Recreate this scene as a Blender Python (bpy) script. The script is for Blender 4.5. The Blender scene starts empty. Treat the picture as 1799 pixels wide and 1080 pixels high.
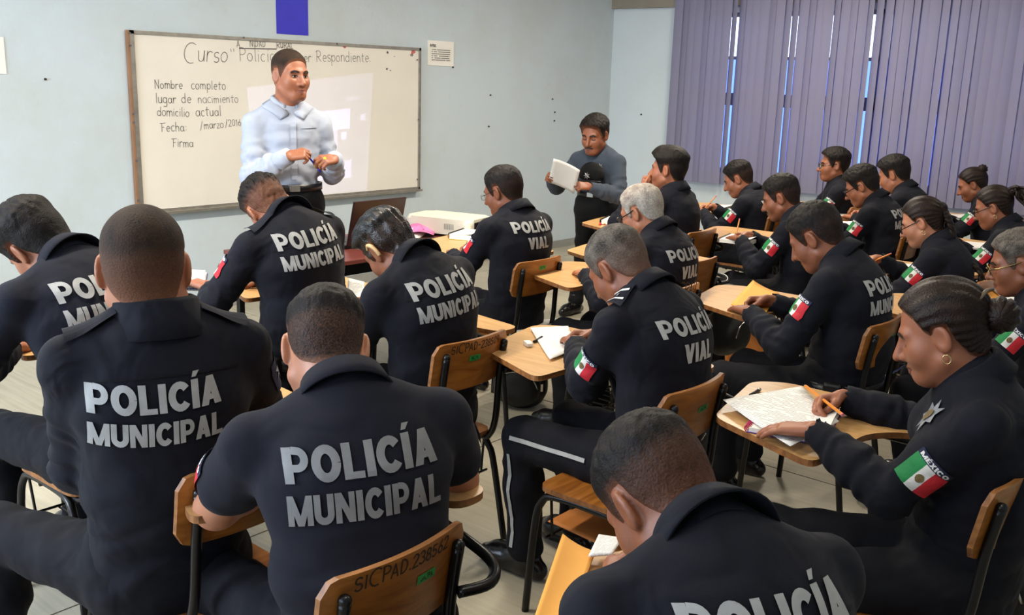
import bpy, bmesh, math, random
import numpy as np
from mathutils import Vector, Matrix
from mathutils.bvhtree import BVHTree
import openvdb

scene = bpy.context.scene
COL = scene.collection
random.seed(7)
RNG = np.random.default_rng(7)

# ------------------------------------------------------------------ camera
F_PX, PITCH, ROLL, YAW, CAM_H = 1704.03, .230264, .0305367, .8740485, 1.70
_fw = np.array([math.sin(YAW)*math.cos(PITCH), math.cos(YAW)*math.cos(PITCH), -math.sin(PITCH)])
_r = np.array([math.cos(YAW), -math.sin(YAW), 0.0]); _u = np.cross(_r, _fw)
_r, _u = _r*math.cos(ROLL)+_u*math.sin(ROLL), -_r*math.sin(ROLL)+_u*math.cos(ROLL)
cam_data = bpy.data.cameras.new('camera')
cam_data.sensor_fit = 'HORIZONTAL'; cam_data.sensor_width = 36.0
cam_data.lens = 36.0*F_PX/1799.0
cam_data.clip_start = .05
cam = bpy.data.objects.new('camera', cam_data); COL.objects.link(cam)
M = Matrix(((_r[0], _u[0], -_fw[0], 0), (_r[1], _u[1], -_fw[1], 0), (_r[2], _u[2], -_fw[2], CAM_H), (0, 0, 0, 1)))
cam.matrix_world = M
scene.camera = cam
cam_data.dof.use_dof = False

# ------------------------------------------------------------------ world, lights, exposure
scene.view_settings.view_transform = 'Standard'
scene.view_settings.look = 'None'
scene.view_settings.gamma = 1.0
scene.view_settings.use_curve_mapping = False
scene.view_settings.exposure = 0.33
world = bpy.data.worlds.new('sky'); scene.world = world; world.use_nodes = True
bg = world.node_tree.nodes['Background']
bg.inputs[0].default_value = (.62, .74, 1.0, 1); bg.inputs[1].default_value = 3.0

ROOM_X0, ROOM_X1, ROOM_Y0, ROOM_Y1, ROOM_Z = -1.9, 8.85, -2.6, 6.12, 3.15

def area_light(name, loc, rot, sx, sy, watts, col):
    l = bpy.data.lights.new(name, 'AREA'); l.shape = 'RECTANGLE'; l.size = sx; l.size_y = sy
    l.energy = watts; l.color = col
    o = bpy.data.objects.new(name, l); o.location = loc; o.rotation_euler = rot; COL.objects.link(o)
    return o
# daylight entering by the windows in the left wall (light sits in the openings)
for k, yy in enumerate((4.3, 1.4)):
    area_light('window_daylight', (ROOM_X0+.03, yy, 1.75), (0, math.radians(-90), 0), 1.5, 2.1, (165, 14)[k], (.72, .84, 1.0))
# fluorescent ceiling fixtures (the tubes themselves are built further down)
LAMPS = [(1.2, .6), (4.0, .6), (6.8, .6), (1.2, 3.4), (4.0, 3.4), (6.8, 3.4)]
for lx, ly in LAMPS:
    area_light('ceiling_tube_light', (lx, ly, ROOM_Z-.13), (0, 0, 0), 1.2, .16, (9 if ly < 2 else 63), (1.0, .90, .74))

# ------------------------------------------------------------------ helpers
def setp(o, label=None, cat=None, group=None, kind=None):
    if label: o['label'] = label
    if cat: o['category'] = cat
    if group: o['group'] = group
    if kind: o['kind'] = kind
    return o

def empty(name, loc=(0, 0, 0), rz=0.0, label=None, cat=None, group=None):
    o = bpy.data.objects.new(name, None); o.empty_display_size = .1
    o.location = loc; o.rotation_euler = (0, 0, rz); COL.objects.link(o)
    return setp(o, label, cat, group)

def mesh_obj(name, verts, faces, mats, parent=None, smooth=False, fmat=None):
    me = bpy.data.meshes.new(name)
    me.from_pydata([tuple(map(float, v)) for v in verts], [], [tuple(map(int, f)) for f in faces])
    if not isinstance(mats, (list, tuple)): mats = [mats]
    for m in mats: me.materials.append(m)
    if fmat is not None: me.polygons.foreach_set('material_index', np.array(fmat, dtype=np.int32))
    if smooth: me.polygons.foreach_set('use_smooth', np.ones(len(me.polygons), dtype=bool))
    me.update()
    o = bpy.data.objects.new(name, me); COL.objects.link(o)
    if parent: o.parent = parent
    return o

def bm_obj(name, bm, mats, parent=None, smooth=False):
    me = bpy.data.meshes.new(name)
    bmesh.ops.recalc_face_normals(bm, faces=bm.faces)
    bm.to_mesh(me); bm.free()
    if not isinstance(mats, (list, tuple)): mats = [mats]
    for m in mats: me.materials.append(m)
    if smooth: me.polygons.foreach_set('use_smooth', np.ones(len(me.polygons), dtype=bool))
    o = bpy.data.objects.new(name, me); COL.objects.link(o)
    if parent: o.parent = parent
    return o

def add_box(bm, lo, hi, bevel=0.0, mat=None):
    c = [(a+b)/2 for a, b in zip(lo, hi)]; s = [abs(b-a) for a, b in zip(lo, hi)]
    m = Matrix.Translation(c) @ Matrix.Diagonal((s[0], s[1], s[2], 1))
    if mat is not None: m = mat @ m
    r = bmesh.ops.create_cube(bm, size=1.0, matrix=m)
    if bevel > 0:
        es = list({e for v in r['verts'] for e in v.link_edges})
        bmesh.ops.bevel(bm, geom=es, offset=bevel, segments=2, affect='EDGES', profile=.5)
    return r

def box_obj(name, lo, hi, mat, parent=None, bevel=0.0, tr=None):
    bm = bmesh.new(); add_box(bm, lo, hi, bevel, tr)
    return bm_obj(name, bm, mat, parent)

def smooth_path(pts, n=6, closed=False):
    P = [np.array(p, float) for p in pts]; out = []
    N = len(P)
    for i in range(N if closed else N-1):
        if closed: p0, p1, p2, p3 = P[(i-1) % N], P[i], P[(i+1) % N], P[(i+2) % N]
        else: p0, p1, p2, p3 = P[max(i-1, 0)], P[i], P[i+1], P[min(i+2, N-1)]
        for k in range(n):
            t = k/n
            out.append(.5*((2*p1)+(-p0+p2)*t+(2*p0-5*p1+4*p2-p3)*t*t+(-p0+3*p1-3*p2+p3)*t**3))
    if not closed: out.append(P[-1])
    return out

def tube_geo(path, rad, seg=8, closed=False, flat=1.0):
    """verts, faces of a tube along a path; rad may be list; flat squashes along the second frame axis"""
    P = [np.array(p, float) for p in path]; n = len(P)
    R = [rad]*n if np.isscalar(rad) else list(rad)
    V = []; Fc = []
    prev = None
    for i in range(n):
        a = P[(i-1) % n] if (closed or i > 0) else P[i]
        b = P[(i+1) % n] if (closed or i < n-1) else P[i]
        t = b-a; t = t/(np.linalg.norm(t)+1e-9)
        if prev is None:
            ref = np.array([0, 0, 1.0]) if abs(t[2]) < .9 else np.array([1.0, 0, 0])
            u = np.cross(t, ref); u /= np.linalg.norm(u)
        else:
            u = prev-t*(prev@t); u /= (np.linalg.norm(u)+1e-9)
        prev = u; w = np.cross(t, u)
        for k in range(seg):
            an = 2*math.pi*k/seg
            V.append(P[i]+R[i]*(math.cos(an)*u+flat*math.sin(an)*w))
    m = n if closed else n-1
    for i in range(m):
        j = (i+1) % n
        for k in range(seg):
            Fc.append((i*seg+k, i*seg+(k+1) % seg, j*seg+(k+1) % seg, j*seg+k))
    if not closed:
        Fc.append(tuple(range(seg-1, -1, -1))); Fc.append(tuple((n-1)*seg+k for k in range(seg)))
    return V, Fc

def join_geo(parts):
    V = []; Fc = []
    for v, f in parts:
        o = len(V); V += list(v); Fc += [tuple(i+o for i in q) for q in f]
    return V, Fc

def tube_obj(name, pts, rad, mat, parent=None, seg=10, sm=6, closed=False, flat=1.0):
    path = smooth_path(pts, sm, closed) if sm else pts
    if not np.isscalar(rad) and sm and len(rad) == len(pts):
        rr = np.interp(np.linspace(0, len(pts)-1, len(path)), range(len(pts)), rad); rad = list(rr)
    v, f = tube_geo(path, rad, seg, closed, flat)
    return mesh_obj(name, v, f, mat, parent, smooth=True)

def prism_geo(poly, z0, z1):
    n = len(poly)
    V = [(x, y, z0) for x, y in poly]+[(x, y, z1) for x, y in poly]
    Fc = [tuple(range(n-1, -1, -1)), tuple(range(n, 2*n))]+[(i, (i+1) % n, n+(i+1) % n, n+i) for i in range(n)]
    return V, Fc

def round_poly(poly, r, seg=5):
    out = []; n = len(poly)
    for i in range(n):
        p = np.array(poly[i], float); a = np.array(poly[i-1], float)-p; b = np.array(poly[(i+1) % n], float)-p
        la, lb = np.linalg.norm(a), np.linalg.norm(b); rr = min(r, la*.45, lb*.45)
        s, e = p+a/la*rr, p+b/lb*rr
        for k in range(seg+1):
            t = k/seg; out.append(tuple((1-t)**2*s+2*t*(1-t)*p+t*t*e))
    return out

# ------------------------------------------------------------------ materials
def new_mat(name):
    m = bpy.data.materials.new(name); m.use_nodes = True
    nt = m.node_tree; b = nt.nodes['Principled BSDF']
    return m, nt, b
def N(nt, t, **kw):
    n = nt.nodes.new(t)
    for k, v in kw.items(): setattr(n, k, v)
    return n
def lin(r, g, b):
    f = lambda c: (c/255/12.92) if c/255 <= .04045 else ((c/255+.055)/1.055)**2.4
    return (f(r), f(g), f(b), 1)
def plain(name, col, rough=.5, metal=0.0, noise=0.0, nscale=8.0, bump=0.0, bscale=60.0, spec=.5):
    m, nt, b = new_mat(name)
    b.inputs['Base Color'].default_value = col; b.inputs['Roughness'].default_value = rough
    b.inputs['Metallic'].default_value = metal; b.inputs['Specular IOR Level'].default_value = spec
    tc = N(nt, 'ShaderNodeTexCoord')
    if noise > 0:
        nz = N(nt, 'ShaderNodeTexNoise'); nz.inputs['Scale'].default_value = nscale; nz.inputs['Detail'].default_value = 5
        nt.links.new(tc.outputs['Object'], nz.inputs['Vector'])
        mx = N(nt, 'ShaderNodeMix', data_type='RGBA'); mx.blend_type = 'MULTIPLY'
        cr = N(nt, 'ShaderNodeValToRGB'); cr.color_ramp.elements[0].position = .3; cr.color_ramp.elements[1].position = .7
        lo = 1-noise; cr.color_ramp.elements[0].color = (lo, lo, lo, 1); cr.color_ramp.elements[1].color = (1, 1, 1, 1)
        nt.links.new(nz.outputs['Fac'], cr.inputs['Fac'])
        mx.inputs[0].default_value = 1.0; mx.inputs[6].default_value = col
        nt.links.new(cr.outputs['Color'], mx.inputs[7]); nt.links.new(mx.outputs[2], b.inputs['Base Color'])
    if bump > 0:
        nb = N(nt, 'ShaderNodeTexNoise'); nb.inputs['Scale'].default_value = bscale; nb.inputs['Detail'].default_value = 4
        nt.links.new(tc.outputs['Object'], nb.inputs['Vector'])
        bp = N(nt, 'ShaderNodeBump'); bp.inputs['Strength'].default_value = bump; bp.inputs['Distance'].default_value = .01
        nt.links.new(nb.outputs['Fac'], bp.inputs['Height']); nt.links.new(bp.outputs['Normal'], b.inputs['Normal'])
    return m

def cloth_mat(name, col, rough=.85, wr=.35, scale=9.0, sheen=.15):
    m, nt, b = new_mat(name)
    b.inputs['Roughness'].default_value = rough; b.inputs['Specular IOR Level'].default_value = .25
    b.inputs['Sheen Weight'].default_value = sheen; b.inputs['Sheen Roughness'].default_value = .5
    tc = N(nt, 'ShaderNodeTexCoord')
    nz = N(nt, 'ShaderNodeTexNoise'); nz.inputs['Scale'].default_value = scale; nz.inputs['Detail'].default_value = 1.5; nz.inputs['Distortion'].default_value = .8
    nt.links.new(tc.outputs['Object'], nz.inputs['Vector'])
    fine = N(nt, 'ShaderNodeTexNoise'); fine.inputs['Scale'].default_value = 420
    nt.links.new(tc.outputs['Object'], fine.inputs['Vector'])
    b1 = N(nt, 'ShaderNodeBump'); b1.inputs['Strength'].default_value = .25; b1.inputs['Distance'].default_value = .002
    nt.links.new(fine.outputs['Fac'], b1.inputs['Height'])
    b2 = N(nt, 'ShaderNodeBump'); b2.inputs['Strength'].default_value = wr; b2.inputs['Distance'].default_value = .03
    nt.links.new(nz.outputs['Fac'], b2.inputs['Height']); nt.links.new(b1.outputs['Normal'], b2.inputs['Normal'])
    nt.links.new(b2.outputs['Normal'], b.inputs['Normal'])
    mx = N(nt, 'ShaderNodeMix', data_type='RGBA')
    mx.inputs[6].default_value = (col[0]*.85, col[1]*.85, col[2]*.85, 1); mx.inputs[7].default_value = (col[0]*1.12, col[1]*1.12, col[2]*1.12, 1)
    nt.links.new(nz.outputs['Fac'], mx.inputs[0]); nt.links.new(mx.outputs[2], b.inputs['Base Color'])
    return m

def wood_mat(name, c0, c1, rough=.35, scale=1.0, axis='X'):
    m, nt, b = new_mat(name)
    tc = N(nt, 'ShaderNodeTexCoord'); mp = N(nt, 'ShaderNodeMapping')
    mp.inputs['Scale'].default_value = (2*scale, 22*scale, 22*scale) if axis == 'X' else (22*scale, 2*scale, 22*scale)
    nt.links.new(tc.outputs['Object'], mp.inputs['Vector'])
    n1 = N(nt, 'ShaderNodeTexNoise'); n1.inputs['Scale'].default_value = 1.6; n1.inputs['Detail'].default_value = 7; n1.inputs['Distortion'].default_value = 1.2
    nt.links.new(mp.outputs['Vector'], n1.inputs['Vector'])
    cr = N(nt, 'ShaderNodeValToRGB'); cr.color_ramp.elements[0].position = .32; cr.color_ramp.elements[1].position = .68
    cr.color_ramp.elements[0].color = c0; cr.color_ramp.elements[1].color = c1
    nt.links.new(n1.outputs['Fac'], cr.inputs['Fac'])
    nt.links.new(cr.outputs['Color'], b.inputs['Base Color'])
    b.inputs['Roughness'].default_value = rough
    bp = N(nt, 'ShaderNodeBump'); bp.inputs['Strength'].default_value = .08; bp.inputs['Distance'].default_value = .003
    nt.links.new(n1.outputs['Fac'], bp.inputs['Height']); nt.links.new(bp.outputs['Normal'], b.inputs['Normal'])
    return m

def skin_mat(name, col):
    m, nt, b = new_mat(name)
    tc = N(nt, 'ShaderNodeTexCoord')
    nz = N(nt, 'ShaderNodeTexNoise'); nz.inputs['Scale'].default_value = 22; nz.inputs['Detail'].default_value = 5
    nt.links.new(tc.outputs['Object'], nz.inputs['Vector'])
    mx = N(nt, 'ShaderNodeMix', data_type='RGBA')
    mx.inputs[6].default_value = (col[0]*.88, col[1]*.80, col[2]*.78, 1); mx.inputs[7].default_value = (col[0]*1.12, col[1]*1.14, col[2]*1.14, 1)
    nt.links.new(nz.outputs['Fac'], mx.inputs[0]); nt.links.new(mx.outputs[2], b.inputs['Base Color'])
    b.inputs['Roughness'].default_value = .48
    b.inputs['Subsurface Weight'].default_value = .12; b.inputs['Subsurface Radius'].default_value = (.6, .2, .1); b.inputs['Subsurface Scale'].default_value = .012
    f = N(nt, 'ShaderNodeTexNoise'); f.inputs['Scale'].default_value = 260
    nt.links.new(tc.outputs['Object'], f.inputs['Vector'])
    bp = N(nt, 'ShaderNodeBump'); bp.inputs['Strength'].default_value = .12; bp.inputs['Distance'].default_value = .002
    nt.links.new(f.outputs['Fac'], bp.inputs['Height']); nt.links.new(bp.outputs['Normal'], b.inputs['Normal'])
    return m

def hair_mat(name, col, skin, grey=None, rough=.42):
    """hair over scalp: attribute 'dens' says how much hair covers the skin"""
    m, nt, b = new_mat(name)
    at = N(nt, 'ShaderNodeAttribute'); at.attribute_name = 'dens'
    tc = N(nt, 'ShaderNodeTexCoord')
    nz = N(nt, 'ShaderNodeTexNoise'); nz.inputs['Scale'].default_value = 240; nz.inputs['Detail'].default_value = 2
    nt.links.new(tc.outputs['Object'], nz.inputs['Vector'])
    lo = N(nt, 'ShaderNodeTexNoise'); lo.inputs['Scale'].default_value = 26; lo.inputs['Detail'].default_value = 3
    nt.links.new(tc.outputs['Object'], lo.inputs['Vector'])
    hc = N(nt, 'ShaderNodeMix', data_type='RGBA')
    g = grey if grey else (col[0]*1.7+.004, col[1]*1.7+.003, col[2]*1.7+.002, 1)
    hc.inputs[6].default_value = col; hc.inputs[7].default_value = g
    add0 = N(nt, 'ShaderNodeMath', operation='MULTIPLY_ADD'); add0.inputs[1].default_value = .55; 
    nt.links.new(nz.outputs['Fac'], add0.inputs[0])
    sc = N(nt, 'ShaderNodeMath', operation='MULTIPLY'); sc.inputs[1].default_value = .6
    nt.links.new(lo.outputs['Fac'], sc.inputs[0]); nt.links.new(sc.outputs[0], add0.inputs[2])
    rr = N(nt, 'ShaderNodeMapRange'); rr.inputs[1].default_value = .38; rr.inputs[2].default_value = .75
    nt.links.new(add0.outputs[0], rr.inputs[0]); nt.links.new(rr.outputs[0], hc.inputs[0])
    # density + speckle -> cover
    ad = N(nt, 'ShaderNodeMath', operation='MULTIPLY_ADD'); ad.inputs[1].default_value = .5; ad.inputs[2].default_value = -.25
    nt.links.new(nz.outputs['Fac'], ad.inputs[0])
    a2 = N(nt, 'ShaderNodeMath', operation='ADD'); a2.use_clamp = True
    nt.links.new(at.outputs['Fac'], a2.inputs[0]); nt.links.new(ad.outputs[0], a2.inputs[1])
    mx = N(nt, 'ShaderNodeMix', data_type='RGBA'); mx.inputs[6].default_value = skin
    nt.links.new(a2.outputs[0], mx.inputs[0]); nt.links.new(hc.outputs[2], mx.inputs[7])
    nt.links.new(mx.outputs[2], b.inputs['Base Color'])
    b.inputs['Roughness'].default_value = rough; b.inputs['Specular IOR Level'].default_value = .18 if rough > .3 else .4
    bp = N(nt, 'ShaderNodeBump'); bp.inputs['Strength'].default_value = .5; bp.inputs['Distance'].default_value = .004
    nt.links.new(nz.outputs['Fac'], bp.inputs['Height']); nt.links.new(bp.outputs['Normal'], b.inputs['Normal'])
    return m

def print_mat(name, paper=(.86, .84, .80, 1), ink=(.25, .25, .28, 1), rows=26.0, axis='Y', density=.5):
    """printed page: rows of broken dark dashes across a sheet (generated coordinates)"""
    m, nt, b = new_mat(name)
    tc = N(nt, 'ShaderNodeTexCoord'); sp = N(nt, 'ShaderNodeSeparateXYZ')
    nt.links.new(tc.outputs['Generated'], sp.inputs[0])
    row, alng = {'Y': ('Y', 'X'), 'X': ('X', 'Y'), 'Z': ('Z', 'X')}[axis]
    mu = N(nt, 'ShaderNodeMath', operation='MULTIPLY'); mu.inputs[1].default_value = rows
    nt.links.new(sp.outputs[row], mu.inputs[0])
    fr = N(nt, 'ShaderNodeMath', operation='FRACT'); nt.links.new(mu.outputs[0], fr.inputs[0])
    gt = N(nt, 'ShaderNodeMath', operation='GREATER_THAN'); gt.inputs[1].default_value = .55; nt.links.new(fr.outputs[0], gt.inputs[0])
    fl = N(nt, 'ShaderNodeMath', operation='FLOOR'); nt.links.new(mu.outputs[0], fl.inputs[0])
    cb = N(nt, 'ShaderNodeCombineXYZ'); m3 = N(nt, 'ShaderNodeMath', operation='MULTIPLY'); m3.inputs[1].default_value = 9
    nt.links.new(sp.outputs[alng], m3.inputs[0]); nt.links.new(m3.outputs[0], cb.inputs[0])
    m4 = N(nt, 'ShaderNodeMath', operation='MULTIPLY'); m4.inputs[1].default_value = 7.3
    nt.links.new(fl.outputs[0], m4.inputs[0]); nt.links.new(m4.outputs[0], cb.inputs[1])
    nz = N(nt, 'ShaderNodeTexNoise'); nz.inputs['Scale'].default_value = 1.0; nz.inputs['Detail'].default_value = 2
    nt.links.new(cb.outputs[0], nz.inputs['Vector'])
    g2 = N(nt, 'ShaderNodeMath', operation='GREATER_THAN'); g2.inputs[1].default_value = 1-density; nt.links.new(nz.outputs['Fac'], g2.inputs[0])
    pr = N(nt, 'ShaderNodeMath', operation='MULTIPLY'); nt.links.new(gt.outputs[0], pr.inputs[0]); nt.links.new(g2.outputs[0], pr.inputs[1])
    # margins
    cur = pr
    for ax_, lo_, hi_ in ((alng, .09, .91), (row, .07, .93)):
        a = N(nt, 'ShaderNodeMath', operation='GREATER_THAN'); a.inputs[1].default_value = lo_; nt.links.new(sp.outputs[ax_], a.inputs[0])
        c = N(nt, 'ShaderNodeMath', operation='LESS_THAN'); c.inputs[1].default_value = hi_; nt.links.new(sp.outputs[ax_], c.inputs[0])
        p1 = N(nt, 'ShaderNodeMath', operation='MULTIPLY'); nt.links.new(cur.outputs[0], p1.inputs[0]); nt.links.new(a.outputs[0], p1.inputs[1])
        p2 = N(nt, 'ShaderNodeMath', operation='MULTIPLY'); nt.links.new(p1.outputs[0], p2.inputs[0]); nt.links.new(c.outputs[0], p2.inputs[1]); cur = p2
    mx = N(nt, 'ShaderNodeMix', data_type='RGBA'); mx.inputs[6].default_value = paper; mx.inputs[7].default_value = ink
    nt.links.new(cur.outputs[0], mx.inputs[0]); nt.links.new(mx.outputs[2], b.inputs['Base Color'])
    b.inputs['Roughness'].default_value = .8
    return m

def wall_mat(name, col, stain, amount=.35):
    m, nt, b = new_mat(name)
    tc = N(nt, 'ShaderNodeTexCoord')
    nz = N(nt, 'ShaderNodeTexNoise'); nz.inputs['Scale'].default_value = .9; nz.inputs['Detail'].default_value = 8; nz.inputs['Roughness'].default_value = .65
    nt.links.new(tc.outputs['Object'], nz.inputs['Vector'])
    cr = N(nt, 'ShaderNodeValToRGB'); cr.color_ramp.elements[0].position = .42; cr.color_ramp.elements[1].position = .72
    cr.color_ramp.elements[0].color = (0, 0, 0, 1); cr.color_ramp.elements[1].color = (amount, amount, amount, 1)
    nt.links.new(nz.outputs['Fac'], cr.inputs['Fac'])
    n2 = N(nt, 'ShaderNodeTexNoise'); n2.inputs['Scale'].default_value = 7; n2.inputs['Detail'].default_value = 6; n2.inputs['Roughness'].default_value = .7
    nt.links.new(tc.outputs['Object'], n2.inputs['Vector'])
    c2 = N(nt, 'ShaderNodeValToRGB'); c2.color_ramp.elements[0].position = .62; c2.color_ramp.elements[1].position = .8
    c2.color_ramp.elements[0].color = (0, 0, 0, 1); c2.color_ramp.elements[1].color = (amount*.8,)*3+(1,)
    nt.links.new(n2.outputs['Fac'], c2.inputs['Fac'])
    ad = N(nt, 'ShaderNodeMath', operation='ADD'); ad.use_clamp = True
    nt.links.new(cr.outputs['Color'], ad.inputs[0]); nt.links.new(c2.outputs['Color'], ad.inputs[1])
    mx = N(nt, 'ShaderNodeMix', data_type='RGBA'); mx.inputs[6].default_value = col; mx.inputs[7].default_value = stain
    nt.links.new(ad.outputs[0], mx.inputs[0]); nt.links.new(mx.outputs[2], b.inputs['Base Color'])
    b.inputs['Roughness'].default_value = .6; b.inputs['Specular IOR Level'].default_value = .35
    nb = N(nt, 'ShaderNodeTexNoise'); nb.inputs['Scale'].default_value = 45; nb.inputs['Detail'].default_value = 5
    nt.links.new(tc.outputs['Object'], nb.inputs['Vector'])
    bp = N(nt, 'ShaderNodeBump'); bp.inputs['Strength'].default_value = .12; bp.inputs['Distance'].default_value = .01
    nt.links.new(nb.outputs['Fac'], bp.inputs['Height']); nt.links.new(bp.outputs['Normal'], b.inputs['Normal'])
    return m

def floor_mat():
    m, nt, b = new_mat('trowelled_concrete')
    tc = N(nt, 'ShaderNodeTexCoord'); mp = N(nt, 'ShaderNodeMapping'); mp.inputs['Scale'].default_value = (26, 1.2, 1)
    nt.links.new(tc.outputs['Object'], mp.inputs['Vector'])
    st = N(nt, 'ShaderNodeTexNoise'); st.inputs['Scale'].default_value = 1.5; st.inputs['Detail'].default_value = 6; st.inputs['Distortion'].default_value = .3
    nt.links.new(mp.outputs['Vector'], st.inputs['Vector'])
    bl = N(nt, 'ShaderNodeTexNoise'); bl.inputs['Scale'].default_value = 1.8; bl.inputs['Detail'].default_value = 7
    nt.links.new(tc.outputs['Object'], bl.inputs['Vector'])
    cr = N(nt, 'ShaderNodeValToRGB'); cr.color_ramp.elements[0].position = .3; cr.color_ramp.elements[1].position = .7
    cr.color_ramp.elements[0].color = lin(150, 142, 124); cr.color_ramp.elements[1].color = lin(184, 176, 156)
    mm = N(nt, 'ShaderNodeMath', operation='MULTIPLY_ADD'); mm.inputs[1].default_value = .5
    hf = N(nt, 'ShaderNodeMath', operation='MULTIPLY'); hf.inputs[1].default_value = .5
    nt.links.new(bl.outputs['Fac'], hf.inputs[0]); nt.links.new(st.outputs['Fac'], mm.inputs[0]); nt.links.new(hf.outputs[0], mm.inputs[2])
    nt.links.new(mm.outputs[0], cr.inputs['Fac']); nt.links.new(cr.outputs['Color'], b.inputs['Base Color'])
    b.inputs['Roughness'].default_value = .5; b.inputs['Specular IOR Level'].default_value = .3
    bp = N(nt, 'ShaderNodeBump'); bp.inputs['Strength'].default_value = .1; bp.inputs['Distance'].default_value = .004
    nt.links.new(st.outputs['Fac'], bp.inputs['Height']); nt.links.new(bp.outputs['Normal'], b.inputs['Normal'])
    return m

MT = {}
MT['wall'] = wall_mat('pale_blue_wall_paint', lin(193, 205, 211), lin(180, 181, 172), .55)
MT['wall_right'] = wall_mat('pale_blue_wall_paint_clean', lin(204, 213, 217), lin(186, 192, 190), .35)
MT['grey_beam'] = plain('grey_beam_paint', lin(142, 134, 120), .7, noise=.12, nscale=5)
MT['skirt'] = plain('grey_skirting_paint', lin(150, 150, 144), .6, noise=.2, nscale=9)
MT['ceiling'] = plain('white_ceiling', lin(225, 225, 220), .8, noise=.05)
MT['blue'] = plain('blue_wall_stripe_paint', lin(46, 42, 190), .5, noise=.1, nscale=6)
MT['floor'] = floor_mat()
MT['joint'] = plain('dark_joint_filler', lin(70, 66, 58), .9, noise=.3, nscale=30)
MT['board'] = plain('whiteboard_enamel', lin(230, 224, 211), .3, noise=.07, nscale=2.2)
MT['alu'] = plain('worn_aluminium', lin(170, 165, 155), .38, .7, noise=.25, nscale=20)
MT['woodedge'] = plain('board_edge_brown', lin(150, 110, 80), .6, noise=.2)
MT['marker'] = plain('black_marker', lin(104, 99, 102), .7, noise=.3, nscale=40)
MT['marker_faint'] = plain('faint_marker', lin(150, 140, 138), .7, noise=.3, nscale=40)
MT['marker_red'] = plain('red_marker', lin(205, 110, 105), .7, noise=.2, nscale=40)
MT['paper'] = plain('white_paper', lin(236, 232, 224), .85, noise=.04, nscale=12)
MT['print'] = print_mat('printed_sheet', ink=(.5, .5, .5, 1), rows=44.0, density=.56)
MT['printx'] = print_mat('printed_sheet_turned', ink=(.5, .5, .5, 1), rows=46.0, density=.56, axis='X')
MT['notice'] = print_mat('notice_print', paper=lin(232, 226, 214), rows=9.0, density=.62)
MT['steel'] = plain('black_enamelled_tube', lin(22, 21, 22), .28, .3, noise=.3, nscale=30)
MT['chrome'] = plain('bare_steel', lin(190, 188, 182), .22, .95, noise=.1)
MT['chairwood'] = wood_mat('varnished_plywood', lin(128, 74, 26), lin(168, 106, 44), .3)
MT['deskwood'] = wood_mat('pale_plywood_tablet', lin(188, 142, 88), lin(208, 166, 112), .35, 1.0, 'Y')
MT['plyedge'] = wood_mat('plywood_edge', lin(110, 66, 30), lin(160, 105, 55), .5)
MT['green'] = plain('green_sticker', lin(36, 150, 70), .45, noise=.12, nscale=30)
MT['ink'] = plain('dark_ink', lin(48, 32, 18), .8, noise=.2, nscale=40)
MT['uniform'] = cloth_mat('navy_police_twill', lin(12, 14, 25), sheen=.02, wr=.55)
MT['uniform_b'] = cloth_mat('blue_navy_police_twill', lin(13, 16, 29), sheen=.02, wr=.55)
MT['polo'] = cloth_mat('washed_navy_polo_knit', lin(23, 24, 34), .92, .3, 7, .02)
MT['trouser'] = cloth_mat('navy_trousers', lin(11, 12, 20), sheen=.01)
MT['black_cloth'] = cloth_mat('black_cloth', lin(11, 11, 13), sheen=.01)
MT['dress_shirt'] = cloth_mat('pale_blue_dress_shirt', lin(168, 175, 190), .7, .5, 7, .0)
MT['tee'] = cloth_mat('grey_blue_long_sleeve_jersey', lin(60, 68, 80), .9, .35, 8, .05)
MT['reflect'] = plain('grey_reflective_print', lin(170, 170, 168), .6, noise=.22, nscale=26)
MT['reflect_dim'] = plain('worn_grey_reflective_print', lin(134, 134, 134), .6, noise=.3, nscale=18)
MT['navy_patch'] = plain('navy_patch', lin(26, 30, 62), .8, noise=.1, nscale=60)
MT['flag_green'] = plain('flag_green', lin(24, 128, 66), .75, noise=.12, nscale=60)
MT['flag_white'] = plain('flag_white', lin(222, 220, 214), .75, noise=.08, nscale=60)
MT['flag_red'] = plain('flag_red', lin(200, 30, 44), .75, noise=.12, nscale=60)
MT['eagle'] = plain('eagle_embroidery', lin(120, 100, 60), .8, noise=.5, nscale=200)
MT['silver'] = plain('silver_thread', lin(150, 152, 158), .5, .3, noise=.4, nscale=120)
MT['white_thread'] = plain('white_thread', lin(225, 225, 225), .8, noise=.1, nscale=60)
MT['boot'] = plain('black_boot_leather', lin(18, 17, 18), .25, noise=.2, nscale=18, bump=.1)
MT['leather'] = plain('black_leather', lin(20, 19, 20), .32, noise=.2, nscale=20, bump=.15, bscale=120)
MT['lip'] = plain('lips', lin(128, 74, 64), .5, noise=.15, nscale=80)
MT['eyewhite'] = plain('eye_white', lin(205, 198, 190), .25, noise=.05, nscale=80)
MT['eyedark'] = plain('dark_iris', lin(26, 16, 12), .15, noise=.2, nscale=200)
MT['brow'] = plain('eyebrow_hair', lin(30, 22, 18), .7, noise=.4, nscale=200)
MT['frame_black'] = plain('black_spectacle_frame', lin(18, 18, 20), .25, noise=.1)
MT['frame_gold'] = plain('thin_metal_spectacle_frame', lin(150, 128, 80), .25, .9, noise=.1)
MT['pencil'] = plain('orange_pencil_lacquer', lin(232, 138, 40), .35, noise=.1, nscale=30)
MT['pencil_tip'] = plain('pencil_tip_wood', lin(224, 184, 130), .6, noise=.2, nscale=60)
MT['pink'] = plain('pink_eraser', lin(220, 120, 120), .7, noise=.1)
MT['manila'] = plain('manila_envelope', lin(236, 168, 74), .75, noise=.1, nscale=7)
MT['manila_dark'] = plain('brown_folder', lin(205, 126, 58), .7, noise=.14, nscale=6)
MT['purple'] = plain('purple_cover', lin(92, 44, 140), .4, noise=.15)
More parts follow.
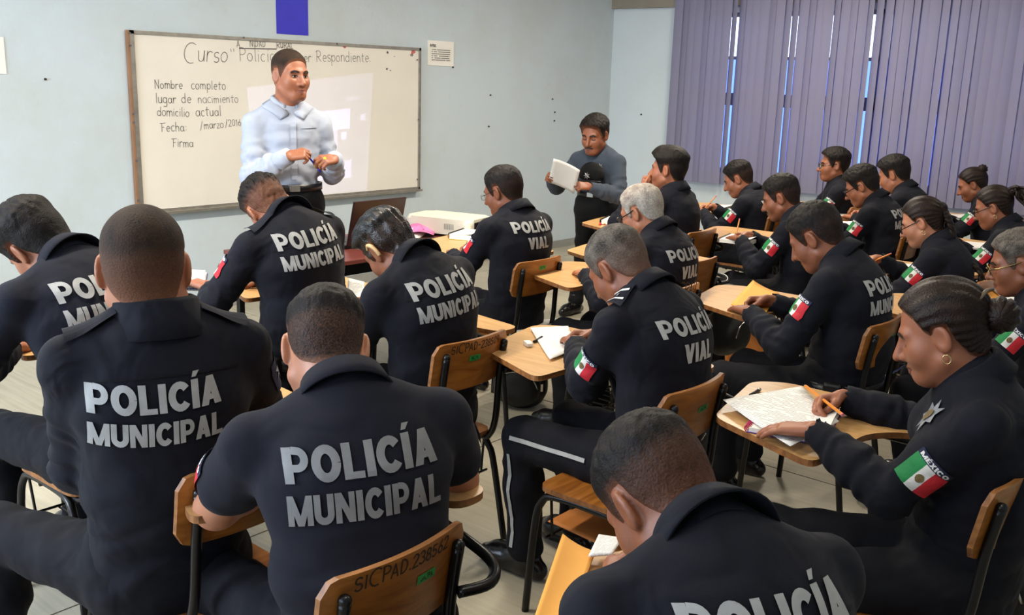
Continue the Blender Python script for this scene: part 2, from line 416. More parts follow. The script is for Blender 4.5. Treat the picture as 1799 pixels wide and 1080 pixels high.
MT['magenta'] = plain('magenta_spiral', lin(190, 30, 90), .35, noise=.1)
MT['yellow'] = plain('yellow_cover', lin(214, 196, 60), .5, noise=.1)
MT['blackplastic'] = plain('black_plastic', lin(20, 20, 21), .4, noise=.2, nscale=14)
MT['laptop'] = plain('dark_maroon_laptop_lid', lin(52, 28, 26), .35, noise=.1, nscale=5)
MT['projector'] = plain('ivory_projector_plastic', lin(216, 210, 192), .45, noise=.07, nscale=6)
MT['maroon'] = wood_mat('maroon_table_top', lin(96, 44, 40), lin(116, 58, 50), .4)
MT['bluepen'] = plain('blue_pen_plastic', lin(44, 54, 190), .3, noise=.1)
MT['highlight'] = plain('yellow_highlighter', lin(226, 232, 30), .35, noise=.08)
MT['pinkpaper'] = plain('pink_print_paper', lin(236, 130, 190), .8, noise=.45, nscale=24)
MT['nylon'] = plain('black_nylon_bag', lin(17, 17, 18), .6, noise=.3, nscale=14, bump=.3, bscale=30)
MT['rubber'] = plain('white_eraser', lin(235, 232, 226), .6, noise=.05)
MT['gold'] = plain('gold_earring', lin(226, 196, 140), .2, .9, noise=.1)
MT['hearing'] = plain('beige_hearing_aid', lin(214, 176, 124), .35, noise=.1, nscale=60)
MT['tan_leather'] = plain('hair_clip_brown', lin(80, 66, 46), .5, noise=.2)
MT['glass'] = None
def glass_mat():
    m, nt, b = new_mat('spectacle_lens')
    tr = N(nt, 'ShaderNodeBsdfTransparent'); gl = N(nt, 'ShaderNodeBsdfGlossy'); gl.inputs['Roughness'].default_value = .05
    fr = N(nt, 'ShaderNodeFresnel'); fr.inputs['IOR'].default_value = 1.35
    mx = N(nt, 'ShaderNodeMixShader')
    nt.links.new(fr.outputs[0], mx.inputs[0]); nt.links.new(tr.outputs[0], mx.inputs[1]); nt.links.new(gl.outputs[0], mx.inputs[2])
    nt.links.new(mx.outputs[0], nt.nodes['Material Output'].inputs['Surface'])
    return m
MT['glass'] = glass_mat()
def slat_mat():
    m, nt, b = new_mat('mauve_blind_fabric')
    b.inputs['Base Color'].default_value = lin(130, 127, 150); b.inputs['Roughness'].default_value = .8
    tr = N(nt, 'ShaderNodeBsdfTranslucent'); tr.inputs[0].default_value = lin(126, 128, 176)
    tc = N(nt, 'ShaderNodeTexCoord'); nz = N(nt, 'ShaderNodeTexNoise'); nz.inputs['Scale'].default_value = 90; nz.inputs['Detail'].default_value = 3
    nt.links.new(tc.outputs['Object'], nz.inputs['Vector'])
    bp = N(nt, 'ShaderNodeBump'); bp.inputs['Strength'].default_value = .15; bp.inputs['Distance'].default_value = .003
    nt.links.new(nz.outputs['Fac'], bp.inputs['Height']); nt.links.new(bp.outputs['Normal'], b.inputs['Normal'])
    mx = N(nt, 'ShaderNodeMixShader'); mx.inputs[0].default_value = .05
    nt.links.new(b.outputs[0], mx.inputs[1]); nt.links.new(tr.outputs[0], mx.inputs[2])
    nt.links.new(mx.outputs[0], nt.nodes['Material Output'].inputs['Surface'])
    return m
MT['slat'] = slat_mat()
def lamp_mat():
    m, nt, b = new_mat('fluorescent_tube_glow')
    b.inputs['Base Color'].default_value = (1, 1, 1, 1); b.inputs['Emission Color'].default_value = (1, .93, .8, 1); b.inputs['Emission Strength'].default_value = 6
    return m
MT['tube'] = lamp_mat()
# ------------------------------------------------------------------ handwriting: stroke glyphs
def at_y(px, py, y):
    d = _fw*F_PX+_r*(px-899.5)-_u*(py-540); return np.array([0, 0, CAM_H])+d*y/d[1]
def at_z(px, py, z):
    d = _fw*F_PX+_r*(px-899.5)-_u*(py-540); return np.array([0, 0, CAM_H])+d*(z-CAM_H)/d[2]
def at_x(px, py, x):
    d = _fw*F_PX+_r*(px-899.5)-_u*(py-540); return np.array([0, 0, CAM_H])+d*x/d[0]
def arc(cx, cy, rx, ry, a0, a1, n=9):
    return [(cx+rx*math.cos(math.radians(a0+(a1-a0)*i/n)), cy+ry*math.sin(math.radians(a0+(a1-a0)*i/n))) for i in range(n+1)]
_o = arc(.4, .5, .38, .5, 90, 450)
GL = {
 'a': (.95, [arc(.4, .5, .36, .48, 60, 400), [(.76, .95), (.76, .2), (.88, .02)]]),
 'b': (.9, [[(.08, 1.7), (.08, 0)], arc(.42, .48, .34, .48, 170, -170)]),
 'c': (.8, [arc(.42, .5, .36, .5, 50, 310)]),
 'd': (.95, [arc(.4, .48, .36, .48, 30, 330), [(.76, 1.7), (.76, 0)]]),
 'e': (.85, [[(.06, .5), (.74, .55)]+arc(.42, .5, .34, .5, 10, 310)]),
 'g': (.95, [arc(.4, .5, .36, .48, 30, 360), [(.76, .95), (.76, -.3)]+arc(.42, -.35, .34, .32, 0, -150)]),
 'h': (.9, [[(.08, 1.7), (.08, 0)], [(.08, .5)]+arc(.4, .55, .3, .42, 170, 0)+[(.7, 0)]]),
 'i': (.35, [[(.15, .95), (.15, 0)], [(.15, 1.3), (.17, 1.36)]]),
 'l': (.35, [[(.14, 1.75), (.14, .1), (.22, 0)]]),
 'm': (1.3, [[(.08, 1), (.08, 0)], [(.08, .6)]+arc(.34, .6, .24, .38, 170, 0)+[(.58, 0)], [(.58, .6)]+arc(.85, .6, .26, .38, 170, 0)+[(1.12, 0)]]),
 'n': (.9, [[(.08, 1), (.08, 0)], [(.08, .55)]+arc(.4, .55, .3, .42, 170, 0)+[(.7, 0)]]),
 'o': (.9, [_o]),
 'p': (.9, [[(.08, 1), (.08, -.65)], arc(.42, .5, .34, .48, 170, -170)]),
 'r': (.7, [[(.08, 1), (.08, 0)], [(.08, .55)]+arc(.42, .55, .32, .42, 170, 50)]),
 's': (.75, [arc(.38, .74, .28, .25, 40, 250)+arc(.36, .25, .28, .26, 80, -150)]),
 't': (.75, [[(.34, 1.5), (.32, .15), (.5, 0)], [(.02, 1.02), (.7, 1.05)]]),
 'u': (.9, [[(.08, 1), (.1, .3)]+arc(.38, .32, .28, .32, 190, 350)+[(.7, 1), (.72, 0)]]),
 'z': (.75, [[(.06, 1), (.64, 1), (.06, 0), (.68, .03)]]),
 'C': (1.5, [arc(.8, .8, .75, .95, 55, 290)]),
 'P': (1.0, [[(.1, 1.7), (.1, 0)], [(.0, 1.6)]+arc(.35, 1.22, .55, .45, 120, -120)]),
 'R': (1.2, [[(.12, 1.75), (.1, -.05)], [(-.1, 1.5)]+arc(.4, 1.25, .5, .5, 130, -110), [(.25, .8), (1.0, .0)]]),
 'N': (1.1, [[(.08, 0), (.08, 1.7), (.85, .0), (.85, 1.75)]]),
 'F': (1.0, [[(.2, 1.5), (.2, 0)], [(-.15, 1.5), (.9, 1.55)], [(.2, .8), (.65, .82)]]),
 'U': (1.1, [[(.08, 1.5), (.1, .5)]+arc(.45, .45, .35, .45, 190, 350)+[(.82, 1.5)]]),
 'I': (.45, [[(.2, 1.5), (.2, 0)]]),
 'D': (1.1, [[(.1, 1.5), (.1, 0)], [(.1, 1.5)]+arc(.25, .75, .6, .75, 80, -80)+[(.1, 0)]]),
 'A': (1.1, [[(.02, 0), (.45, 1.55), (.9, 0)], [(.2, .5), (.72, .5)]]),
 'S': (.95, [arc(.45, 1.12, .38, .38, 40, 260)+arc(.43, .38, .4, .4, 85, -150)]),
 '0': (.95, [arc(.42, .75, .36, .75, 90, 450)]), '1': (.55, [[(.05, 1.2), (.28, 1.5), (.28, 0)]]),
 '2': (.95, [arc(.4, 1.1, .35, .4, 160, -30)+[(.05, 0), (.8, .02)]]),
 '3': (.9, [arc(.35, 1.12, .35, .38, 150, -80)+arc(.35, .38, .4, .38, 80, -150)]),
 '5': (.9, [[(.7, 1.5), (.15, 1.5), (.12, .85)]+arc(.38, .45, .38, .45, 110, -140)]),
 '6': (.9, [[(.6, 1.5), (.15, .7)]+arc(.42, .42, .34, .42, 150, -210)]),
 '8': (.9, [arc(.4, 1.12, .3, .36, -90, 270), arc(.4, .38, .36, .38, 90, 450)]),
 '9': (.9, [arc(.4, 1.05, .34, .42, 0, 360), [(.74, 1.1), (.6, 0)]]),
 '/': (.8, [[(.05, -.2), (.6, 1.7)]]), '"': (.6, [[(.1, 1.9), (.12, 1.5)], [(.35, 1.9), (.37, 1.5)]]),
 ':': (.4, [[(.15, .2), (.17, .26)], [(.15, .8), (.17, .86)]]), '.': (.4, [[(.15, .02), (.2, .08)]]), '-': (.8, [[(.1, .75), (.6, .75)]]),
 ' ': (.8, []), "'": (.3, [[(.1, 1.9), (.12, 1.5)]]), 'V': (1.0, [[(.02, 1.5), (.42, 0), (.82, 1.5)]]), 'O': (1.15, [arc(.5, .75, .45, .75, 90, 450)]), 'L': (.85, [[(.1, 1.5), (.1, 0), (.7, 0)]]), 'E': (.9, [[(.75, 1.5), (.1, 1.5), (.1, 0), (.75, 0)], [(.1, .78), (.6, .78)]]),
}
def stroke_geo(text, xh, th, wob=.04, slant=.0, lift=.0006):
    """flat ribbons in the local XY plane, baseline on y=0, returns verts, faces, width"""
    V = []; Fc = []; x = 0.0
    rnd = random.Random(len(text)*7+1)
    for ch in text:
        adv, strokes = GL.get(ch, (.6, []))
        oy = rnd.uniform(-wob, wob); sc = 1+rnd.uniform(-.08, .08)
        for s in strokes:
            p = [np.array([(x+a*sc+slant*b)*xh, (b*sc+oy)*xh]) for a, b in s]
            for i in range(len(p)-1):
                t = p[i+1]-p[i]; L = np.linalg.norm(t)
                if L < 1e-7: continue
                t = t/L; n = np.array([-t[1], t[0]])*th/2; e = t*th*.35
                o = len(V)
                for q in (p[i]-e-n, p[i+1]+e-n, p[i+1]+e+n, p[i]-e+n): V.append((q[0], q[1], lift))
                Fc.append((o, o+1, o+2, o+3))
        x += adv+.12
    return V, Fc, x*xh
def write(name, text, mat, origin, xdir, ydir, width=None, xh=.05, th=.004, parent=None, slant=0.0, lift=.0006):
    if width:
        _, _, w = stroke_geo(text, 1.0, .01); xh = width/w
    V, Fc, w = stroke_geo(text, xh, th, slant=slant, lift=lift)
    X = np.array(xdir, float); X /= np.linalg.norm(X); Y = np.array(ydir, float); Y -= X*(X@Y); Y /= np.linalg.norm(Y); Z = np.cross(X, Y)
    V = [np.array(origin)+X*v[0]+Y*v[1]+Z*v[2] for v in V]
    return mesh_obj(name, V, Fc, mat, parent)

# ------------------------------------------------------------------ room shell
JX = [ROOM_X0, 1.0, 4.0, 7.0, ROOM_X1]; JY = [ROOM_Y0, 0.0, 2.88, 5.76, ROOM_Y1]
fl = box_obj('floor', (ROOM_X0, ROOM_Y0, -.06), (ROOM_X1, ROOM_Y1, -.006), MT['joint'])
setp(fl, 'trowelled grey-beige concrete floor cut into large slabs', 'floor', kind='structure')
for i in range(4):
    for j in range(4):
        box_obj('slab', (JX[i]+.004, JY[j]+.004, -.006), (JX[i+1]-.004, JY[j+1]-.004, 0), MT['floor'], fl)
w = box_obj('wall_front', (ROOM_X0-.15, ROOM_Y1, -.06), (ROOM_X1+.15, ROOM_Y1+.15, ROOM_Z), MT['wall'])
setp(w, 'stained pale blue front wall behind the whiteboard', 'wall', kind='structure')
w = box_obj('wall_back', (ROOM_X0-.15, ROOM_Y0-.15, -.06), (ROOM_X1+.15, ROOM_Y0, ROOM_Z), MT['wall'])
setp(w, 'pale blue back wall behind the camera', 'wall', kind='structure')
def wall_with_holes(name, x0, x1, holes, mat, label):
    bm = bmesh.new(); ys = ROOM_Y0
    for (a, b, z0, z1) in sorted(holes):
        add_box(bm, (x0, ys, -.06), (x1, a, ROOM_Z)); add_box(bm, (x0, a, -.06), (x1, b, z0)); add_box(bm, (x0, a, z1), (x1, b, ROOM_Z)); ys = b
    add_box(bm, (x0, ys, -.06), (x1, ROOM_Y1, ROOM_Z))
    return setp(bm_obj(name, bm, mat), label, 'wall', kind='structure')
wall_with_holes('wall_left', ROOM_X0-.15, ROOM_X0, [(.35, 2.45, 1.0, 2.5), (3.25, 5.35, 1.0, 2.5)], MT['wall'], 'pale blue left wall with two windows')
WY0, WY1, WZ0, WZ1 = -.4, 5.12, .86, 2.40
wall_with_holes('wall_right', ROOM_X1, ROOM_X1+.15, [(WY0, WY1, WZ0, WZ1)], MT['wall_right'], 'pale blue right wall with a long window behind blinds')
cl = box_obj('ceiling', (ROOM_X0-.15, ROOM_Y0-.15, ROOM_Z), (ROOM_X1+.15, ROOM_Y1+.15, ROOM_Z+.1), MT['ceiling'])
setp(cl, 'white painted ceiling', 'ceiling', kind='structure')
b_ = box_obj('trim_1', (ROOM_X1-.05, ROOM_Y0, 2.46), (ROOM_X1+.01, ROOM_Y1, 2.80), MT['grey_beam'])
setp(b_, 'grey painted beam along the top of the right wall', 'beam', kind='structure')
b_ = box_obj('baseboard_front', (ROOM_X0, ROOM_Y1-.012, 0), (ROOM_X1-.012, ROOM_Y1, .075), MT['skirt'])
setp(b_, 'grey painted skirting band along the front wall', 'baseboard', kind='structure')
b_ = box_obj('baseboard_right', (ROOM_X1-.012, ROOM_Y0, 0), (ROOM_X1, ROOM_Y1-.012, .075), MT['skirt'])
setp(b_, 'grey painted skirting band along the right wall', 'baseboard', kind='structure')
b_ = box_obj('trim_2', (4.52, ROOM_Y1-.004, 1.98), (4.81, ROOM_Y1+.001, ROOM_Z), MT['blue'])
setp(b_, 'deep blue painted stripe running up the wall above the whiteboard', 'stripe', kind='structure')

# windows (frames and panes)
def tinted(name, col):
    m, nt, b = new_mat(name)
    tr = N(nt, 'ShaderNodeBsdfTransparent'); tr.inputs[0].default_value = col
    gl = N(nt, 'ShaderNodeBsdfGlossy'); gl.inputs['Roughness'].default_value = .03
    fr = N(nt, 'ShaderNodeFresnel'); fr.inputs['IOR'].default_value = 1.3
    mx = N(nt, 'ShaderNodeMixShader')
    nt.links.new(fr.outputs[0], mx.inputs[0]); nt.links.new(tr.outputs[0], mx.inputs[1]); nt.links.new(gl.outputs[0], mx.inputs[2])
    nt.links.new(mx.outputs[0], nt.nodes['Material Output'].inputs['Surface'])
    return m
MT['pane_clear'] = tinted('clear_pane', (.95, .97, 1, 1)); MT['pane_blue'] = tinted('blue_film_pane', (.40, .52, .95, 1))
wr_ = empty('window_1', (ROOM_X1+.07, (WY0+WY1)/2, WZ0), 0, 'long aluminium window behind the vertical blinds', 'window'); wr_['kind'] = 'structure'
fx0, fx1 = -.03, .03
hy = (WY1-WY0)/2; hz = WZ1-WZ0
bm = bmesh.new()
for (z0, z1) in ((0, .04), (1.10, 1.13), (.66, .78), (hz-.04, hz)): add_box(bm, (fx0, -hy, z0), (fx1, hy, z1))
for k in range(7):
    y = -hy+2*hy*k/6; add_box(bm, (fx0, max(-hy, y-.02), 0), (fx1, min(hy, y+.02), hz))
bm_obj('window_frame', bm, MT['alu'], wr_)
for k in range(6):
    y0 = -hy+2*hy*k/6+.02; y1 = -hy+2*hy*(k+1)/6-.02
    for (z0, z1, mm) in ((.04, .66, 'pane_blue'), (.78, 1.10, 'pane_blue'), (1.13, hz-.04, 'pane_clear')):
        box_obj('pane', (-.003, y0, z0), (.003, y1, z1), MT[mm], wr_)
for k, (a, b) in enumerate(((.35, 2.45), (3.25, 5.35))):
    wl = empty('window_%d' % (k+2), (ROOM_X0-.10, (a+b)/2, 1.0), 0, 'aluminium window in the left wall, %s' % ('nearer the back' if k == 0 else 'nearer the whiteboard'), 'window'); wl['kind'] = 'structure'
    bm = bmesh.new(); h_ = (b-a)/2
    for (z0, z1) in ((0, .05), (1.45, 1.5)): add_box(bm, (-.03, -h_, z0), (.03, h_, z1))
    for y in (-h_+.02, 0, h_-.02): add_box(bm, (-.03, y-.02, 0), (.03, y+.02, 1.5))
    bm_obj('window_frame', bm, MT['alu'], wl)

# vertical blinds
vb = empty('vertical_blind', (ROOM_X1-.085, 3.0, .745), 0, 'long mauve-grey vertical blind covering the window on the right wall', 'blind')
box_obj('headrail', (-.03, -3.1, 1.90), (.03, 2.34, 1.95), MT['alu'], vb)
slw, slh, pitch = .094, 1.90, .0775
sv = []
for i in range(9):
    t = i/8-.5; sv.append((-.006*(1-4*t*t), t*slw))
vv = [(x, y, z) for z in (0, slh) for x, y in sv]
ff = [(i, i+1, 9+i+1, 9+i) for i in range(8)]
sm_ = bpy.data.meshes.new('slat'); sm_.from_pydata(vv, [], ff); sm_.materials.append(MT['slat'])
sm_.polygons.foreach_set('use_smooth', np.ones(8, dtype=bool)); sm_.update()
nsl = 68
gaps = {8: 33, 9: 27, 16: 31, 21: 33, 25: 38, 26: 31, 30: 31, 36: 28, 45: 33, 53: 30}
rs = random.Random(3)
for i in range(nsl):
    o = bpy.data.objects.new('slat', sm_); COL.objects.link(o); o.parent = vb
    o.location = (rs.uniform(-.003, .003), 2.28-i*pitch, rs.uniform(0, .004))
    ang = 6+rs.uniform(-5, 5)
    if i in gaps: ang = -gaps[i]
    elif rs.random() < .38: ang = -rs.uniform(18.5, 24)
    o.rotation_euler = (0, rs.uniform(-.003, .003), math.radians(ang))

# fluorescent fixtures
lp = None
for i, (lx, ly) in enumerate(LAMPS):
    r0 = empty('ceiling_lamp', (lx, ly, ROOM_Z), 0, 'twin-tube fluorescent ceiling fixture, %s row, %s' % (('back', 'front')[i//3], ('left', 'middle', 'right')[i % 3]), 'lamp', 'fluorescent ceiling fixtures')
    if lp is None:
        bm = bmesh.new(); add_box(bm, (-.63, -.1, -.06), (.63, .1, 0), .01); A = bm_obj('housing', bm, MT['ceiling'], r0)
        T_ = []
        for s in (-1, 1): T_.append(tube_obj('tube', [(-.6, s*.05, -.08), (.6, s*.05, -.08)], .014, MT['tube'], r0, 10, 0))
        lp = [A]+T_
    else:
        for q in lp:
            c = q.copy(); COL.objects.link(c); c.parent = r0

# ------------------------------------------------------------------ whiteboard
BX0, BX1, BZ0, BZ1, BY = 3.35, 5.975, .748, 1.94, ROOM_Y1
wb = empty('whiteboard', ((BX0+BX1)/2, BY, BZ0), 0, 'wide whiteboard with handwritten course notes on the front wall', 'whiteboard')
ox, oz = (BX0+BX1)/2, BZ0
def WBp(x, z, d=.0): return (x-ox, -.03-d, z-oz)
hw, hh = (BX1-BX0)/2, BZ1-BZ0
box_obj('panel', (-hw+.02, -.022, .02), (hw-.02, -.004, hh-.02), MT['board'], wb)
box_obj('frame_bar', (-hw, -.034, hh-.022), (hw, -.002, hh), MT['alu'], wb)
box_obj('frame_bar', (-hw, -.034, 0), (hw, -.002, .018), MT['alu'], wb)
box_obj('frame_bar', (-hw, -.034, 0), (-hw+.03, -.002, hh), MT['alu'], wb)
box_obj('frame_bar', (hw-.022, -.034, 0), (hw, -.002, hh), MT['alu'], wb)
box_obj('edge_strip', (-hw-.016, -.03, 0), (-hw, -.002, hh), MT['woodedge'], wb)
box_obj('pen_tray', (-hw+.03, -.075, -.012), (hw-.01, -.03, .004), MT['alu'], wb)
def bw(text, p0, p1, mat='marker', th=.0036, slant=0.0):
    a = at_y(p0[0], p0[1], BY-.024); b = at_y(p1[0], p1[1], BY-.024)
    d = b-a
    return write('handwriting', text, MT[mat], WBp(a[0], a[2], -.0065), (1, 0, d[2]/d[0]), (0, 0, 1), width=abs(d[0]), th=th, parent=wb, slant=slant)
bw('Curso', (322, 108), (402, 109), th=.0042, slant=.15); bw("'", (406, 106), (409.5, 106)); bw("'", (411, 106), (414.5, 106))
bw('Policia', (421, 107), (487, 109), th=.0034)
bw('Primer', (504, 107), (548, 109), th=.0036); bw('Respondiente.', (556, 108), (653, 109), th=.0034)
bw('Nombre', (272, 155), (322, 156)); bw('completo', (336, 156), (398, 158), th=.0034)
bw('lugar', (274, 181), (311, 181)); bw('de', (319, 181), (338, 181)); bw('nacimiento', (348, 181), (420, 180), 'marker', .003)
bw('domicilio', (276, 203), (334, 205)); bw('actual', (344, 204), (390, 203))
bw('Fecha:', (283, 231), (330, 230)); bw('/marzo', (352, 227), (394, 224), th=.0034); bw('/2016', (396, 223), (425, 220), th=.0034)
bw('Firma', (303, 258), (341, 258))
bw('A', (416, 83), (423, 83), 'marker', .0036); bw('NIDAD', (439, 82), (468, 82), 'marker', .0036); bw('RURAL', (486, 84), (516, 85), 'marker_faint', .005)
a = at_y(420, 86, BY-.024); b = at_y(486, 87, BY-.024)
mesh_obj('handwriting', [WBp(a[0], a[2], -.0058), WBp(b[0], b[2], -.0058), WBp(b[0], b[2]+.007, -.0058), WBp(a[0], a[2]+.007, -.0058)], [(0, 1, 2, 3)], MT['marker'], wb)
for (px, py, s, mm) in ((726, 92, .03, 'marker_red'), (723, 97, .022, 'marker_faint'), (681, 92, .016, 'marker'), (693, 99, .008, 'marker_faint'), (680, 121, .014, 'marker'), (686, 124, .01, 'marker_faint'), (605, 82, .02, 'marker_red')):
    c = at_y(px, py, BY-.024); V = []
    for k in range(9):
        an = 2*math.pi*k/9; rr = s*(0.5+.6*rs.random()); V.append(WBp(c[0]+rr*math.cos(an), c[2]+.7*rr*math.sin(an), -.0066))
    mesh_obj('smudge', V, [tuple(range(9))], MT[mm], wb)
for (px, py) in ((228, 58), (229, 80), (234, 200), (235, 215), (240, 282), (242, 352), (592, 77), (735, 210), (733, 315), (733, 105), (428, 66)):
    c = at_y(px, py, BY-.034)
    box_obj('rivet', (c[0]-ox-.006, -.038, c[2]-oz-.006), (c[0]-ox+.006, -.0335, c[2]-oz+.006), MT['marker'], wb)

# notices on the wall
nt_ = box_obj('notice_sheet', (6.08, BY-.006, 1.80), (6.40, BY-.001, 2.01), MT['paper']); setp(nt_, 'white typed notice taped to the wall right of the whiteboard', 'notice')
mv = [(6.10+.28*u, BY-.0068, 1.835+.12*v) for v in (0, 1) for u in (0, 1)]
mesh_obj('printed_text', mv, [(0, 1, 3, 2)], print_mat('notice_rows', paper=lin(230, 226, 216), ink=lin(120, 118, 116), rows=7.0, density=.6, axis='Z'), nt_)
write('lettering', 'AVISO.', MT['ink'], (6.105, BY-.0066, 1.958), (1, 0, 0), (0, 0, 1), xh=.014, th=.0045, parent=nt_)
nt2 = box_obj('notice_sheet', (2.33, BY-.006, 1.645), (2.572, BY-.001, 1.856), MT['paper']); setp(nt2, 'white sheet pinned to the wall at the left edge of the picture', 'notice')
# nail holes in the wall
NAILS = ['dark nail high on the wall, right of the typed notice', 'topmost of three dark nails above the standing reader', 'middle of three dark nails above the standing reader', 'lowest of three dark nails above the standing reader', 'lower dark nail on the wall, right of the whiteboard', 'dark nail on the wall left of the whiteboard', 'tiny dark nail at the lower corner of the typed notice']
for k, (px, py) in enumerate(((861, 167), (970, 174), (974, 197), (973, 212), (858, 222), (79, 139), (795, 118))):
    c = at_y(px, py, BY)
    o = mesh_obj('nail', *tube_geo([(c[0], BY-.012, c[2]), (c[0], BY+.002, c[2])], .007, 8), MT['ink'])
    setp(o, NAILS[k], 'nail', 'nails in the front wall')
c = at_x(1127, 201, ROOM_X1)
o = mesh_obj('nail', *tube_geo([(ROOM_X1-.012, c[1], c[2]), (ROOM_X1+.002, c[1], c[2])], .008, 8), MT['ink']); setp(o, 'single dark nail in the right wall beside the blind', 'nail')
# ------------------------------------------------------------------ implicit surfaces for bodies and clothes
class Vol:
    def __init__(s, lo, hi, vox):
        s.lo = np.array(lo, np.float32); s.vox = vox
        s.n = np.ceil((np.array(hi)-np.array(lo))/vox).astype(int)+1
        s.a = np.full(s.n, .06, np.float32)
    def sub(s, lo, hi, pad):
        i0 = np.clip(np.floor((np.array(lo)-pad-s.lo)/s.vox).astype(int), 0, s.n-1)
        i1 = np.clip(np.ceil((np.array(hi)+pad-s.lo)/s.vox).astype(int)+1, 1, s.n)
        if np.any(i1 <= i0): return None, None
        ax = [s.lo[k]+s.vox*np.arange(i0[k], i1[k], dtype=np.float32) for k in range(3)]
        P = np.stack(np.meshgrid(*ax, indexing='ij'), -1)
        return (slice(i0[0], i1[0]), slice(i0[1], i1[1]), slice(i0[2], i1[2])), P
    def join(s, sl, d, k):
        b = s.a[sl]
        if k <= 0: s.a[sl] = np.minimum(b, d); return
        h = np.clip(.5+.5*(b-d)/k, 0, 1); s.a[sl] = b+(d-b)*h-k*h*(1-h)
    def carve(s, sl, d, k):
        b = s.a[sl]; d = -d
        if k <= 0: s.a[sl] = np.maximum(b, d); return
        h = np.clip(.5-.5*(b-d)/k, 0, 1); s.a[sl] = b+(d-b)*h+k*h*(1-h)
    def cone(s, a, b, ra, rb, k=.01, cut=False):
        a = np.array(a, np.float32); b = np.array(b, np.float32); r = max(ra, rb)
        sl, P = s.sub(np.minimum(a, b)-r, np.maximum(a, b)+r, max(k, 2.5*s.vox))
        if sl is None: return
        d = d_cone(P, a, b, ra, rb)
        (s.carve if cut else s.join)(sl, d, k)
    def ell(s, c, rad, R=None, k=.01, cut=False):
        c = np.array(c, np.float32); m = max(rad)
        sl, P = s.sub(c-m, c+m, max(k, 2.5*s.vox))
        if sl is None: return
        q = P-c
        if R is not None: q = q@np.array(R, np.float32)
        d = d_ell(q, rad)
        (s.carve if cut else s.join)(sl, d, k)
    def econe(s, a, b, wa, da, wb, db, right, k=.03):
        """elliptical cone a->b: half width (along right) and half depth"""
        a = np.array(a, np.float32); b = np.array(b, np.float32); m = max(wa, da, wb, db)
        sl, P = s.sub(np.minimum(a, b)-m, np.maximum(a, b)+m, max(k, 2.5*s.vox))
        if sl is None: return
        ab = b-a; L = np.linalg.norm(ab); z = ab/L
        x = np.array(right, np.float32); x = x-z*(x@z); x /= np.linalg.norm(x); y = np.cross(z, x)
        q = P-a; t = np.clip((q@z)/L, 0, 1)
        w = wa+(wb-wa)*t; dd = da+(db-da)*t
        u = (q@x)/w; v = (q@y)/dd; e = (q@z)-t*L; me = np.minimum(w, dd); e = e/me
        k0 = np.sqrt(u*u+v*v+e*e)+1e-6
        k1 = np.sqrt((u/w)**2+(v/dd)**2+(e/me)**2)+1e-6
        s.join(sl, k0*(k0-1)/k1, k)
    def mesh(s):
        g = openvdb.FloatGrid(.06); g.copyFromArray(s.a.astype(np.float32))
        g.transform = openvdb.createLinearTransform(voxelSize=s.vox)
        p, q = g.convertToQuads(0.0)
        return np.asarray(p, np.float32)+s.lo, np.asarray(q)[:, ::-1].astype(np.int32)

def d_cone(P, a, b, ra, rb):
    ab = b-a; q = P-a; t = np.clip((q@ab)/max(float(ab@ab), 1e-9), 0, 1)
    return np.sqrt(((q-t[..., None]*ab)**2).sum(-1))-(ra+(rb-ra)*t)
def d_ell(q, rad):
    r = np.array(rad, np.float32); u = q/r; k0 = np.sqrt((u*u).sum(-1))+1e-6; k1 = np.sqrt(((u/r)**2).sum(-1))+1e-6
    return k0*(k0-1)/k1
def smin(a, b, k):
    h = np.clip(.5+.5*(b-a)/k, 0, 1); return b+(a-b)*h-k*h*(1-h)
def smoothstep(e0, e1, x):
    t = np.clip((x-e0)/(e1-e0), 0, 1); return t*t*(3-2*t)

def vnoise(p, seed=0):
    """cheap value noise, p (n,3) -> (n) in -1..1"""
    i = np.floor(p).astype(np.int64); f = p-i; f = f*f*(3-2*f); out = 0
    for dx in (0, 1):
        for dy in (0, 1):
            for dz in (0, 1):
                h = (i[:, 0]+dx)*374761393+(i[:, 1]+dy)*668265263+(i[:, 2]+dz)*2147483647+seed*974711
                h = (h ^ (h >> 13))*1274126177; h = h ^ (h >> 16)
                v = (h & 65535)/32767.5-1
                out = out+v*(f[:, 0] if dx else 1-f[:, 0])*(f[:, 1] if dy else 1-f[:, 1])*(f[:, 2] if dz else 1-f[:, 2])
    return out
def normals(v, q):
    n = np.cross(v[q[:, 2]]-v[q[:, 0]], v[q[:, 3]]-v[q[:, 1]]); out = np.zeros_like(v)
    for k in range(4): np.add.at(out, q[:, k], n)
    return out/(np.linalg.norm(out, axis=1, keepdims=True)+1e-9)

def np_mesh(name, v, q, mats, parent, attr=None):
    me = bpy.data.meshes.new(name)
    nq = len(q); k = q.shape[1]
    me.vertices.add(len(v)); me.vertices.foreach_set('co', v.astype(np.float32).ravel())
    me.loops.add(nq*k); me.loops.foreach_set('vertex_index', q.astype(np.int32).ravel())
    me.polygons.add(nq); me.polygons.foreach_set('loop_start', np.arange(0, nq*k, k, dtype=np.int32))
    me.polygons.foreach_set('use_smooth', np.ones(nq, dtype=bool))
    me.update(calc_edges=True)
    if not isinstance(mats, (list, tuple)): mats = [mats]
    for m in mats: me.materials.append(m)
    if attr:
        for nm, vals in attr.items():
            at = me.attributes.new(nm, 'FLOAT', 'POINT'); at.data.foreach_set('value', np.asarray(vals, np.float32))
    o = bpy.data.objects.new(name, me); COL.objects.link(o)
    if parent: o.parent = parent
    return o

def rot(ax, deg):
    return np.array(Matrix.Rotation(math.radians(deg), 3, ax))

